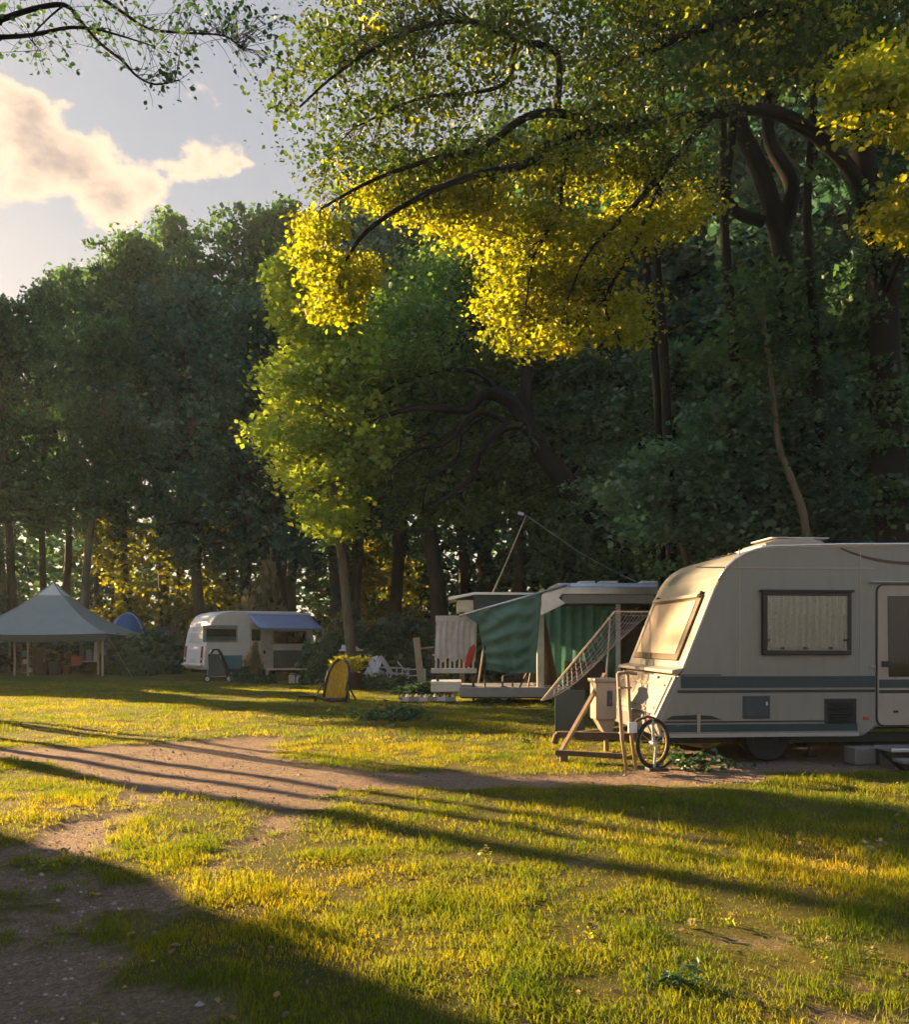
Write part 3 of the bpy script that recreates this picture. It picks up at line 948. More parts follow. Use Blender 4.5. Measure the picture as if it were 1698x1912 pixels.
def backdrop():
    rng = np.random.default_rng(77)
    n = 2200
    x = rng.uniform(-58, 60, n); y = rng.uniform(68, 86, n) - np.clip(x, 0, 60) * 0.35
    z = rng.random(n) ** 1.2 * (10.5 + 0.06 * np.clip(x + 58, 0, 70) + 2 * np.sin(x * 0.3) + 1.5 * np.sin(x * 0.83))
    C, S, rn = clump_leaves(np.stack([x, y, z], 1), 20, 1.7, 0.75, rng)
    o = link('distant_wood', leaf_mesh('distant_wood', C, S, rn, rng, M['leaf_deep'], fine=False, aspect=0.8))
    tag(o, 'dark mass of distant wood behind the tree trunks', 'wood', kind='stuff')


backdrop()


# ------------------------------------------------------------------ hand-laid crowns
def in_poly_samples(poly, n, rng):
    p = np.array(poly, float)
    lo, hi = p.min(0), p.max(0)
    out = np.empty((0, 2))
    while len(out) < n:
        q = lo + rng.random((n * 2, 2)) * (hi - lo)
        out = np.concatenate([out, q[poly_sd(q[:, 0], q[:, 1], poly) < 0]])
    return out[:n]


def crown_from(regions, rng):
    """regions: (outline in survey pixels, clumps, leaves per clump, near, far, clump radius, leaf size)"""
    Cs, Ss, Rs, CL = [], [], [], []
    for poly, n, per, d0, d1, cr, ls, *th in regions:
        q = in_poly_samples(poly, n, rng)
        # group the clumps into boughs so that gaps open between them
        dd = d0 + (d1 - d0) * rng.random(n)
        keep = fbm(q[:, 0] / 60 + dd * 0.5, q[:, 1] / 34, 3, 3) > (th[0] if th else 0.40)
        q, dd = q[keep], dd[keep]
        c = np.stack([(q[:, 0] - 849) / F * dd, dd, EYE + (1195 - q[:, 1]) / F * dd], 1)
        C, S, rn = clump_leaves(c, per, cr, ls, rng, flat=th[1] if len(th) > 1 else 0.5)
        Cs.append(C); Ss.append(S); Rs.append(rn); CL.append(c)
    return np.concatenate(Cs), np.concatenate(Ss), np.concatenate(Rs), np.concatenate(CL)


def limb(wd, pts, r0, r1, n=8, step=4):
    P = np.array([W(*p) for p in pts])
    k = len(P)
    # smooth through points (Catmull-Rom)
    out = []
    for i in range(k - 1):
        p0, p1, p2, p3 = P[max(i - 1, 0)], P[i], P[i + 1], P[min(i + 2, k - 1)]
        for j in range(step):
            t = j / step
            out.append(0.5 * ((2 * p1) + (-p0 + p2) * t + (2 * p0 - 5 * p1 + 4 * p2 - p3) * t * t + (-p0 + 3 * p1 - 3 * p2 + p3) * t ** 3))
    out.append(P[-1])
    out = np.array(out)
    wd.tube(out, np.linspace(r0, r1, len(out)), n)
    return out


def twigs(wd, clumps, limbs, rng, r=0.008, every=1, maxlen=9):
    L = np.concatenate(limbs)
    for c in clumps[::every]:
        d = np.linalg.norm(L - c, axis=1)
        i = np.argmin(d + rng.random(len(d)) * 0.5)
        if d[i] > maxlen: continue
        a = L[i]
        mid = (a + c) / 2 + rng.normal(size=3) * 0.10 * d[i] + np.array([0, 0, 0.08 * d[i]])
        wd.tube(bez(a, mid, c, 5), np.linspace(r * (0.7 + 0.35 * d[i]), r * 0.4, 5), 3)


def finish_tree(name, label, wd, bark, C, S, rn, rng, lm, loc, cat='tree', up=0.5, fine=True, droop=0.3, aspect=0.72, group=None):
    t = thing(name, label, cat, loc, 0, group)
    o = np.array(loc)
    me = wd.mesh('trunk', M[bark]); cm = leaf_mesh('crown', C, S, rn, rng, M[lm], up=up, fine=fine, droop=droop, aspect=aspect)
    for m_ in (me, cm):
        m_.transform(Matrix.Translation(-Vector(loc)))
    link('trunk', me, t); link('crown', cm, t)
    return t


# the golden overhanging tree ------------------------------------------------
rng = np.random.default_rng(101)
wd = Wood(); LB = []
LB.append(limb(wd, [(1690, 1260, 14.6), (1668, 1000, 14.5), (1655, 760, 14.4), (1650, 560, 14.3), (1625, 380, 14.1), (1600, 200, 14), (1590, 40, 14), (1560, -160, 14)], 0.30, 0.14, 10))
LB.append(limb(wd, [(1650, 560, 14.3), (1700, 440, 14.2), (1760, 330, 14)], 0.22, 0.10))
LB.append(limb(wd, [(1632, 430, 14.2), (1590, 320, 13.9), (1500, 235, 13.6), (1420, 205, 13.4), (1330, 212, 13.2), (1130, 245, 12.6), (1040, 262, 12.3), (985, 305, 12.1), (900, 325, 11.8), (800, 360, 11.5), (700, 420, 11.3), (650, 480, 11.4), (625, 560, 11.6)], 0.125, 0.012))
LB.append(limb(wd, [(1130, 245, 12.6), (1060, 215, 12.4), (985, 218, 12.2), (900, 275, 12), (800, 300, 11.8), (690, 340, 11.6), (600, 390, 11.4)], 0.075, 0.015))
LB.append(limb(wd, [(1040, 205, 12.4), (1040, 100, 12.3), (960, 75, 12.2), (880, 40, 12), (760, 60, 11.8), (640, 130, 11.6), (560, 200, 11.5)], 0.055, 0.014))
LB.append(limb(wd, [(960, 75, 12.2), (950, 150, 12.2), (880, 175, 12), (780, 185, 11.9), (660, 240, 11.7)], 0.04, 0.012))
LB.append(limb(wd, [(1330, 215, 13.2), (1240, 320, 12.6), (1170, 400, 12.3), (1100, 470, 12.1), (1060, 560, 12)], 0.06, 0.016))
LB.append(limb(wd, [(1240, 320, 12.6), (1180, 470, 12.4), (1130, 560, 12.3), (1160, 640, 12.2)], 0.04, 0.012))
LB.append(limb(wd, [(1065, 265, 12.3), (1050, 330, 12.2), (1045, 400, 12.2), (1000, 470, 12.0), (980, 590, 12.0)], 0.035, 0.012))
LB.append(limb(wd, [(1590, 40, 14), (1450, 20, 13.6), (1300, 60, 13.3), (1180, 110, 13), (1100, 140, 12.8)], 0.10, 0.02))
LB.append(limb(wd, [(1650, 560, 14.3), (1680, 480, 13.4), (1690, 420, 12.6), (1640, 400, 12.2)], 0.06, 0.012))
LB.append(limb(wd, [(1600, 200, 14), (1640, 180, 13), (1650, 200, 12)], 0.05, 0.014))
R1 = [(556, 430), (620, 392), (760, 405), (850, 440), (935, 490), (905, 560), (930, 620), (945, 672), (1010, 655), (1080, 645), (1130, 600), (1150, 668), (1185, 640), (1190, 560), (1200, 480), (1260, 435), (1330, 385), (1310, 340), (1200, 300), (1000, 285), (800, 320), (640, 360)]
R1b = [(560, 410), (720, 430), (700, 470), (690, 530), (655, 560), (668, 590), (645, 630), (620, 600), (590, 590), (600, 530), (565, 500), (572, 460)]
R2 = [(520, 190), (540, 80), (620, -10), (640, -90), (1300, -90), (1330, 150), (1300, 330), (1000, 330), (700, 400), (575, 400), (575, 300), (545, 240)]
R3 = [(1300, -90), (1760, -90), (1760, 120), (1560, 150), (1400, 190), (1300, 200)]
R4 = [(1550, 160), (1610, 110), (1780, 100), (1780, 270), (1640, 250), (1580, 265)]
R5 = [(1625, 430), (1700, 330), (1790, 290), (1790, 470)]
C, S, rn, CL = crown_from([(R1, 760, 74, 12.0, 13.6, 0.31, 0.066, 0.49, 0.36), (R1b, 190, 62, 11.2, 13.2, 0.21, 0.066, 0.46, 0.45), (R4, 170, 46, 10.5, 12.5, 0.26, 0.09), (R5, 100, 46, 11, 13, 0.25, 0.09), (R2, 80, 40, 11.6, 12.6, 0.24, 0.078, 0.5, 0.35), (R3, 50, 40, 12, 13.4, 0.26, 0.08, 0.45, 0.35)], rng)
C2, S2, rn2, CL2 = crown_from([(R2, 1150, 62, 11.6, 14.0, 0.40, 0.068, 0.515, 0.28), (R3, 330, 50, 12.5, 15, 0.42, 0.085, 0.49, 0.35)], rng)
C3, S3, rn3, CL3 = crown_from([([(1615, 480), (1690, 470), (1710, 1010), (1640, 1010)], 260, 34, 14.0, 14.9, 0.22, 0.10, 0.44), ([(1590, 60), (1640, 60), (1680, 480), (1620, 480)], 70, 34, 13.8, 14.5, 0.2, 0.10, 0.5)], rng)
twigs(wd, np.concatenate([CL, CL2]), LB, rng, 0.008, 2)
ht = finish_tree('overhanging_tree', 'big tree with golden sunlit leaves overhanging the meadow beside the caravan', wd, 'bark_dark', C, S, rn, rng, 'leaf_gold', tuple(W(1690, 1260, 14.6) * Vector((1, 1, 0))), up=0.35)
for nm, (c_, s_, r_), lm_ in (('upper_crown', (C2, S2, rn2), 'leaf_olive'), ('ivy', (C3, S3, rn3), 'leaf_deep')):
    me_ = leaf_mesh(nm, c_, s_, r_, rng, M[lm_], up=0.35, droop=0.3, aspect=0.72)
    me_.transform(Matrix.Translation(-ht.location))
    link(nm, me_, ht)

# crooked dark tree behind the caravan --------------------------------------
rng = np.random.default_rng(102)
wd = Wood(); LB = []
LB.append(limb(wd, [(1560, 1280, 17), (1545, 1040, 17), (1520, 900, 17), (1490, 740, 17), (1470, 560, 17), (1455, 440, 17), (1425, 330, 17), (1385, 240, 17), (1378, 160, 17), (1380, 20, 17), (1370, -120, 17)], 0.29, 0.10, 10))
LB.append(limb(wd, [(1458, 440, 17), (1480, 350, 17), (1440, 270, 17.1), (1436, 190, 17.2), (1450, 60, 17.3), (1460, -80, 17.4)], 0.17, 0.08))
LB.append(limb(wd, [(1425, 415, 17), (1375, 395, 16.9), (1356, 350, 16.9), (1368, 250, 16.8), (1375, 150, 16.7)], 0.12, 0.07))
LB.append(limb(wd, [(1378, 100, 17), (1300, 40, 16.6), (1200, -20, 16.2)], 0.08, 0.03))
C, S, rn, CL = crown_from([([(1200, -130), (1600, -130), (1580, 120), (1480, 170), (1350, 150), (1230, 120)], 420, 46, 15.5, 18.5, 0.5, 0.13),
                           ([(1425, 560), (1500, 520), (1545, 680), (1590, 1010), (1470, 1010), (1440, 800)], 420, 46, 16.4, 17.5, 0.30, 0.12, 0.45)], rng)
twigs(wd, CL, LB, rng, 0.008, 4)
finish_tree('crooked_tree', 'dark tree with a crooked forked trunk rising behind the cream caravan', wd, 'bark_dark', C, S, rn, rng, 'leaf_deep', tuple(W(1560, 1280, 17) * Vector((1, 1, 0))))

# tree with bare dark boughs -------------------------------------------------
rng = np.random.default_rng(103)
wd = Wood(); LB = []
LB.append(limb(wd, [(1190, 1280, 25.5), (1150, 1080, 25.5), (1115, 970, 25.5), (1060, 905, 25.5), (1010, 840, 25.5), (985, 790, 25.5), (950, 748, 25.4), (905, 735, 25.2), (870, 765, 25), (800, 760, 24.8), (740, 770, 24.6), (690, 790, 24.5)], 0.442, 0.039, 9))
LB.append(limb(wd, [(985, 790, 25.5), (982, 740, 25.5), (985, 690, 25.5), (980, 630, 25.6), (960, 560, 25.8)], 0.247, 0.078))
LB.append(limb(wd, [(980, 795, 25.4), (940, 800, 25.2), (900, 840, 25), (880, 890, 24.9), (840, 925, 24.8), (800, 950, 24.6)], 0.143, 0.046))
LB.append(limb(wd, [(960, 795, 25.4), (900, 770, 25.2), (860, 800, 25), (830, 830, 24.9), (780, 840, 24.8), (730, 880, 24.7)], 0.104, 0.026))
LB.append(limb(wd, [(940, 745, 25.4), (900, 700, 25.3), (850, 690, 25), (790, 700, 24.9), (720, 730, 24.8), (680, 770, 24.7)], 0.091, 0.026))
LB.append(limb(wd, [(1060, 905, 25.6), (1080, 840, 25.8), (1050, 805, 25.9), (1010, 800, 26)], 0.130, 0.039))
LB.append(limb(wd, [(980, 640, 25.6), (920, 600, 25.5), (880, 620, 25.4), (840, 660, 25.2)], 0.078, 0.026))
LB.append(limb(wd, [(860, 800, 25), (855, 850, 24.9), (800, 900, 24.8), (790, 950, 24.7)], 0.052, 0.016))
LB.append(limb(wd, [(1210, 850, 26.5), (1190, 780, 26.5), (1150, 700, 26.5), (1110, 620, 26.5), (1080, 520, 26.5)], 0.260, 0.156))
LB.append(limb(wd, [(1240, 1250, 26.5), (1225, 1000, 26.5), (1210, 850, 26.5)], 0.286, 0.260))
C, S, rn, CL = crown_from([([(690, 600), (740, 500), (820, 455), (960, 500), (1040, 560), (1120, 640), (1200, 850), (1150, 1000), (1000, 960), (900, 975), (750, 985), (660, 930), (690, 700)], 1300, 46, 27.2, 31.5, 0.6, 0.17, 0.46),
                           ([(720, 600), (780, 540), (860, 620), (820, 700), (760, 720)], 70, 40, 24.2, 26, 0.6, 0.16)], rng)
twigs(wd, CL, LB, rng, 0.008, 4)
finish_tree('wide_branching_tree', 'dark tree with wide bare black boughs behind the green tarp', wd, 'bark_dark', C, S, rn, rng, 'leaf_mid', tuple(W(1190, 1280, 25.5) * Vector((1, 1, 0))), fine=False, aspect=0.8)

# lime green tree -------------------------------------------------------------
rng = np.random.default_rng(104)
wd = Wood(); LB = []
LB.append(limb(wd, [(660, 1262, 27), (640, 1050, 27), (620, 900, 27), (610, 750, 27), (600, 600, 27), (590, 500, 27)], 0.17, 0.05, 9))
LB.append(limb(wd, [(620, 900, 27), (560, 830, 26.5), (500, 790, 26)], 0.08, 0.02))
LB.append(limb(wd, [(612, 780, 27), (680, 730, 26.5), (740, 760, 26)], 0.08, 0.02))
C, S, rn, CL = crown_from([([(515, 510), (545, 475), (600, 500), (640, 570), (720, 610), (740, 700), (640, 660), (560, 660), (525, 585)], 380, 50, 25, 28.5, 0.48, 0.17, 0.47),
                           ([(500, 690), (560, 650), (640, 640), (720, 700), (750, 790), (720, 880), (670, 960), (640, 1005), (600, 985), (545, 935), (525, 860), (462, 800), (515, 745)], 1050, 46, 24.6, 28.8, 0.50, 0.17, 0.47)], rng)
twigs(wd, CL, LB, rng, 0.008, 4)
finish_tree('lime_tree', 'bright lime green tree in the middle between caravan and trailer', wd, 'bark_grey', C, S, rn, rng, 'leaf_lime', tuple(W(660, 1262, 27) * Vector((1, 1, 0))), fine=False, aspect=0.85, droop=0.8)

# slim dark stems between the bigger trees -----------------------------------
for i, (pts, r0_, bk, lab) in enumerate((
    ([(1392, 1285, 16.2), (1385, 900, 16.2), (1366, 600, 16.2), (1352, 400, 16.2), (1350, 200, 16.2), (1330, -140, 16.2)], 0.13, 'bark_dark', 'slim near black trunk just left of the crooked tree'),
    ([(1262, 1285, 17.2), (1250, 900, 17.2), (1240, 650, 17.2), (1226, 450, 17.2), (1236, 200, 17.2), (1232, -60, 17.2)], 0.12, 'bark_dark', 'right one of two slim dark stems left of the caravan'),
    ([(1240, 1285, 17.8), (1234, 900, 17.8), (1222, 650, 17.8), (1206, 480, 17.8), (1180, 250, 17.8), (1175, -40, 17.8)], 0.10, 'bark_dark', 'left one of two slim dark stems left of the caravan'),
    ([(1552, 1285, 16.0), (1538, 900, 16.0), (1522, 620, 16.0), (1508, 400, 16.0), (1520, 200, 16.0), (1535, -120, 16.0)], 0.12, 'bark_dark', 'slim dark trunk right of the crooked tree'),
    ([(1512, 1285, 15.0), (1506, 1000, 15.0), (1482, 905, 15.0), (1455, 830, 15.1), (1440, 700, 15.4), (1420, 560, 15.6)], 0.085, 'bark_grey', 'pale grey leaning stem behind the caravan skylight'),
    ([(1652, 1285, 15.2), (1650, 1000, 15.2), (1646, 850, 15.2), (1640, 650, 15.3), (1650, 400, 15.4), (1645, 200, 15.4)], 0.075, 'bark_grey', 'pale grey upright stem above the caravan door'),
)):
    rng = np.random.default_rng(130 + i)
    wd = Wood()
    lb = limb(wd, pts, r0_, r0_ * 0.45, 8)
    tx_, ty_, td_ = pts[-1]
    C, S, rn, CL = crown_from([([(tx_ - 110, ty_ + 120), (tx_ - 60, ty_ - 60), (tx_ + 70, ty_ - 50), (tx_ + 110, ty_ + 130), (tx_, ty_ + 190)], 90, 40, td_ - 1.0, td_ + 1.2, 0.4, 0.13, 0.4)], rng)
    twigs(wd, CL, [lb[len(lb) // 2:]], rng, 0.010, 2)
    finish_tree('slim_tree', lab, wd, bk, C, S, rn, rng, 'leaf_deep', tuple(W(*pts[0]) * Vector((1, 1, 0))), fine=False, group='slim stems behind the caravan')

# hazel thicket left of the caravan roof -------------------------------------
rng = np.random.default_rng(105)
wd = Wood(); LB = []
LB.append(limb(wd, [(1330, 1290, 16.5), (1330, 1000, 16.6), (1370, 820, 16.5), (1420, 720, 16.4)], 0.12, 0.03))
LB.append(limb(wd, [(1330, 1290, 16.5), (1270, 1000, 16.6), (1200, 920, 16.5)], 0.10, 0.03))
LB.append(limb(wd, [(1510, 1000, 15.6), (1490, 930, 15.7), (1455, 850, 15.8)], 0.06, 0.05))
C, S, rn, CL = crown_from([([(1125, 925), (1210, 850), (1240, 800), (1300, 790), (1360, 700), (1440, 680), (1500, 620), (1560, 700), (1600, 860), (1550, 1010), (1240, 1030), (1170, 1000), (1190, 950)], 760, 52, 15.2, 18, 0.34, 0.13, 0.50),
                           ([(1230, 970), (1700, 940), (1700, 1010), (1240, 1080)], 240, 52, 15.2, 17.5, 0.4, 0.13)], rng)
twigs(wd, CL, LB, rng, 0.008, 4)
finish_tree('hazel_thicket', 'blue green spreading hazel just behind the caravan front', wd, 'bark_grey', C, S, rn, rng, 'leaf_teal', tuple(W(1330, 1290, 16.5) * Vector((1, 1, 0))), fine=False, aspect=0.7, droop=0.9)

# left overhanging branches --------------------------------------------------
rng = np.random.default_rng(106)
wd = Wood(); LB = []
base = (-9.2, 8.2, 0)
tp = np.array([(-9.2, 8.2, -0.05), (-9.1, 8.2, 2.5), (-8.8, 8.25, 5.0), (-8.5, 8.3, 7.2), (-8.2, 8.3, 9.5), (-8.0, 8.3, 12)])
wd.tube(tp, [0.36, 0.28, 0.24, 0.2, 0.15, 0.05], 9); LB.append(tp)
wd.tube(bez((-8.7, 8.25, 5.6), (-6.5, 8.2, 6.8), tuple(W(0, 38, 8)), 8), np.linspace(0.09, 0.04, 8), 6)
wd.tube(bez((-8.65, 8.25, 6.0), (-6.5, 8.2, 6.4), tuple(W(0, 70, 8.1)), 8), np.linspace(0.07, 0.03, 8), 6)
b1 = limb(wd, [(0, 38, 8), (60, 18, 8), (120, 10, 8), (150, 40, 8), (185, 80, 7.9), (230, 115, 7.8), (255, 142, 7.8), (290, 158, 7.7), (335, 150, 7.7)], 0.026, 0.006, 6)
b2 = limb(wd, [(0, 70, 8.1), (60, 66, 8.1), (130, 52, 8.0), (190, 58, 8.0), (250, 75, 8), (290, 88, 8)], 0.022, 0.004, 6)
b3 = limb(wd, [(120, 10, 8), (90, 35, 7.9), (60, 70, 7.9), (75, 95, 7.9)], 0.010, 0.004, 5)
b4 = limb(wd, [(180, -10, 8.2), (230, 25, 8.2), (280, 55, 8.2), (350, 62, 8.1), (420, 68, 8.1), (455, 95, 8)], 0.018, 0.005, 6)
b5 = limb(wd, [(30, -60, 8.3), (100, -40, 8.2), (180, -10, 8.2)], 0.03, 0.018, 6)
wd.tube(bez((-8.4, 8.3, 7.4), (-6, 8.3, 8.4), tuple(W(30, -60, 8.3)), 8), np.linspace(0.09, 0.03, 8), 6)
LB += [b1, b2, b3, b4, b5]
cl = []
for b, a0, k in ((b1, 0.1, 48), (b2, 0.1, 34), (b3, 0.2, 12), (b4, 0.1, 42)):
    for q in range(k):
        p = b[int(len(b) * (a0 + (0.999 - a0) * rng.random()))]
        cl.append(p + np.array([rng.normal() * 0.10, rng.normal() * 0.25, rng.normal() * 0.09]))
for px, py, k in ((300, 140, 10), (345, 120, 8), (370, 100, 6), (80, 90, 6), (85, 128, 3), (25, 100, 3), (120, 75, 5), (480, 110, 10), (495, 125, 6), (350, 20, 22), (400, 40, 18), (440, 20, 20), (330, 60, 10), (250, 50, 8), (470, 50, 16), (510, 40, 14), (30, 10, 10), (10, 30, 6), (200, 20, 8)):
    for q in range(k):
        cl.append(np.array(W(px + rng.normal() * 20, py + rng.normal() * 13, 8 + rng.normal() * 0.25)))
# the part of its crown outside the picture, towards the trunk
for q in range(520):
    a = rng.normal(size=3)
    a /= np.linalg.norm(a); a *= rng.random() ** 0.4
    cl.append(np.array([-9.0, 7.6, 8.6]) + a * np.array([2.2, 2.2, 2.9]))
C, S, rn = clump_leaves(cl[:len(cl) - 520], 3, 0.08, 0.042, rng)
C2, S2, rn2 = clump_leaves(cl[len(cl) - 520:], 40, 0.4, 0.10, rng)
twigs(wd, np.array(cl), LB, rng, 0.004, 1)
finish_tree('branching_tree', 'tree left of the picture whose thin leafy branches hang into the sky', wd, 'bark_dark', np.concatenate([C, C2]), np.concatenate([S, S2]), np.concatenate([rn, rn2]), rng, 'leaf_deep', base, aspect=0.75)

# ------------------------------------------------------------------ trees left of the view that shade the meadow
def sunpos(c, t): return (0.6 * c - 0.8 * t, 0.8 * c + 0.6 * t)


def pole_tree(c, t, r, H, clear, rad, label, seed, nl=16, per=26):
    wd, C, S, rn, rng = grow(seed, H, clear, rad, r, n_limb=nl, per=per, size=0.20, sub=4, crad=0.22)
    x, y = sunpos(c, t)
    tr = thing('pole_tree', label, 'tree', (x, y, -0.03), 0, 'trees left of the picture')
    link('trunk', wd.mesh('trunk', M['bark_brown']), tr)
    link('crown', leaf_mesh('crown', C, S, rn, rng, M['leaf_forest'], fine=False, aspect=0.8), tr)


pole_tree(4.92, 24, 0.24, 11.5, 0.56, 0.40, 'stout tree left of the picture, casting the broad shadow stripe', 201, 18, 60)
pole_tree(5.55, 19, 0.075, 11, 0.72, 1.0, 'slim tree left of the picture, casting a narrow stripe on the gravel', 202, 10, 20)
pole_tree(7.10, 21, 0.06, 8.0, 0.54, 0.55, 'young tree left of the picture, shading the right of the meadow', 203, 16, 60)
pole_tree(6.12, 20, 0.085, 10, 0.75, 0.9, 'slender tree left of the picture beside the young tree', 206, 8, 16)
pole_tree(7.00, 21, 0.045, 9, 0.80, 0.8, 'thin sapling left of the picture nearest the lit strip', 204, 8, 16)
pole_tree(7.35, 23, 0.045, 9.5, 0.80, 0.8, 'second thin sapling left of the picture near the lit strip', 205, 8, 16)

# bush meshes ------------------------------------------------------------------
BUSH = {}
for key, seed, per, size, lm in (('hedge', 301, 26, 0.13, 'leaf_hedge'), ('loose', 302, 16, 0.15, 'leaf_hedge'), ('big', 303, 24, 0.2, 'leaf_forest')):
    rng = np.random.default_rng(seed)
    cl = []
    wd = Wood()
    for q in range(330):
        a = rng.normal(size=3); a /= np.linalg.norm(a); a[2] = abs(a[2])
        rr = 0.55 + 0.45 * rng.random()
        a *= rr * (1 + 0.22 * math.sin(a[0] * 5 + seed) * math.cos(a[1] * 4))
        cl.append(a)
    cl = np.array(cl)
    for c in cl[::9]:
        wd.tube(bez((c[0] * .15, c[1] * .15, -0.02), (c[0] * .4, c[1] * .4, c[2] * .6), c, 4), np.linspace(0.03, 0.008, 4), 4)
    C, S, rn = clump_leaves(cl, per, 0.13, size, rng)
    k = C[:, 2] > 0.0
    BUSH[key] = (wd.mesh('stems_' + key, M['bark_brown']), leaf_mesh('foliage_' + key, C[k], S[k], rn[k], rng, M[lm], fine=False, aspect=0.8))


def bush(key, x, y, rx, ry, rz_, label, leaf=None, group='bushes along the campsite', name='bush'):
    t = thing(name, label, 'bush', (x, y, -0.02), random.random() * 6.28 if abs(rx - ry) < 0.01 else 0, group)
    t.scale = (rx, ry, rz_)
    link('stems', BUSH[key][0], t); b = link('foliage', BUSH[key][1], t)
    if leaf:
        b.material_slots[0].link = 'OBJECT'; b.material_slots[0].material = M[leaf]
    return t


# dense shrubs left of the picture that keep the near meadow in shade
for i, (c, t, r_, h) in enumerate(((1.65, 15.5, 1.3, 5.0), (-0.6, 14.5, 1.6, 6.0), (-2.8, 13.5, 1.8, 6.0), (-5.4, 13, 2.0, 6.5), (0.3, 19, 1.8, 7.0))):
    x, y = sunpos(c, t)
    bush('big', x, y, r_, r_, h, ('tall shrub left of the picture nearest the lit grass', 'tall shrub left of the picture beside the track', 'tall shrub left of the picture by the near grass', 'tall shrub furthest left and nearest the viewer', 'tallest shrub left of the picture behind the others')[i], group='shrubs left of the picture', name='shrub')
for i, (c, t, r_, h) in enumerate(((12.6, 37, 1.9, 6.0), (15.2, 43, 2.2, 7.0), (17.8, 49, 2.4, 7.0), (20.8, 55, 2.5, 8.0), (24, 62, 2.6, 8))):
    x, y = sunpos(c, t)
    bush('big', x, y, r_, r_, h, ('tall shrub at the wood corner left of the gazebo', 'second tall shrub left of the gazebo', 'third tall shrub left of the gazebo', 'fourth tall shrub left of the gazebo', 'tall shrub deepest in the wood left of the gazebo')[i], group='shrubs at the wood edge left of the gazebo', name='shrub')
for i, (c, t, H) in enumerate(((13.4, 40, 17), (16.0, 47, 26), (23.0, 58, 25), (14.6, 52, 26))):
    x, y = sunpos(c, t)
    put_tree('forest_tree', ('tall_a', 'tall_b', 'willowy', 'tall_b')[i], x, y, H, ('corner tree of the woods outside the left edge', 'tall tree outside the left edge beyond the corner tree', 'drooping tree outside the left edge', 'tall tree furthest outside the left edge')[i], 'trees left of the gazebo', wide=(0.75, 0.42, 0.75, 0.5)[i])
# right overhang outside the picture is left out

for args in (
    ('hedge', -13.2, 36.5, 1.7, 1.1, 1.75, 'dark green hedge bush between gazebo and small caravan'),
    ('hedge', -12.6, 34.6, 0.6, 0.6, 0.85, 'small round bush in front of the hedge by the gazebo'),
    ('hedge', -20.5, 40.5, 2.4, 1.2, 1.6, 'low hedge behind the left gazebo posts'),
    ('loose', -17.6, 41, 1.7, 1.1, 1.5, 'loose hedge behind the gazebo middle'),
    ('hedge', -9.4, 40.5, 2.2, 1.2, 1.9, 'hedge right behind the small caravan'),
    ('hedge', -4.6, 31.5, 1.1, 1.0, 1.55, 'very dark round bush beside the blue awning'),
    ('hedge', -2.5, 35, 2.0, 1.2, 2.3, 'tall dark bush behind the white garden chairs'),
    ('hedge', -0.1, 33.5, 1.9, 1.2, 2.1, 'dark bush left of the slatted trailer end'),
    ('hedge', 1.6, 30, 1.8, 1.2, 2.2, 'dark bush behind the trailer'),
    ('hedge', 4.2, 27, 2.0, 1.2, 2.6, 'dark bush behind the trailer awning'),
    ('hedge', 6.2, 23, 1.9, 1.3, 2.9, 'dark bush behind the cream caravan front'),
):
    bush(*args)
for args in (
    ('loose', W(490, 1250, 38).x, 38, 1.4, 1.2, 4.1, 'pale feathery shrub above the roof of the small caravan'),
    ('loose', W(640, 1250, 37).x, 37, 1.0, 0.9, 2.6, 'pale flowering shrub right of the blue awning'),
    ('loose', W(325, 1250, 38).x, 38, 0.55, 0.6, 2.0, 'pale grassy shrub left of the small caravan'),
):
    bush(*args, leaf='leaf_sage')

# ------------------------------------------------------------------ cream caravan
car = thing('caravan', 'large cream caravan with dark teal stripes parked at the right', 'caravan', (2.37, 10.0, 0.0), R(4.5))
PROF = [(0.03, 0.306), (0.0, 0.51), (0.29, 1.106), (0.67, 2.04), (0.75, 2.20), (0.83, 2.31), (0.93, 2.40), (1.05, 2.47), (1.18, 2.52), (1.34, 2.556), (2.2, 2.585), (3.4, 2.60), (4.6, 2.57), (4.9, 2.46), (5.1, 2.28), (5.22, 2.0), (5.36, 1.0), (5.36, 0.41), (2.66, 0.41), (2.52, 0.306)]
CW = 2.25


def cx(px): return (px - 849) / 160.0 - 2.37
def cz(py): return EYE + (1195 - py) / 160.0


MB().prism(PROF, lambda u, v, t: (u, t, v), 0.0, CW).build('body', M['cream'], car, bevel=0.035, seg=3)
# roof cap and rail
MB().tube([(0.72, -0.012, 2.145), (0.83, -0.012, 2.31), (0.93, -0.012, 2.40), (1.05, -0.012, 2.47), (1.18, -0.012, 2.52), (1.34, -0.012, 2.556), (2.2, -0.012, 2.585), (3.4, -0.012, 2.60), (4.6, -0.012, 2.57)], 0.016, 6).build('roof_rail', M['alu'], car, smooth=True)
for i in range(9):
    MB().box((2.9, 0.22 + i * 0.225, 2.60), (3.0, 0.03, 0.012)).build('roof_rib', M['cream_panel'], car)
sk = MB().prism([(1.42, 2.575), (1.46, 2.64), (1.62, 2.69), (2.05, 2.70), (2.20, 2.66), (2.24, 2.60)], lambda u, v, t: (u, t, v), 0.35, 1.05).build('skylight', M['cream_panel'], car, bevel=0.02)
MB().span((1.40, 0.32, 2.577), (2.28, 1.08, 2.605)).build('skylight_frame', M['alu'], car, bevel=0.006)
MB().span((1.56, 0.40, 2.703), (2.30, 1.0, 2.716)).build('lid', M['white_dirty'], sk, bevel=0.004)


def side(x0, x1, y0, y1, t=0.006, base=0.0):
    return MB().span((cx(x0), -base - t, cz(y1)), (cx(x1), -base + 0.004, cz(y0)))


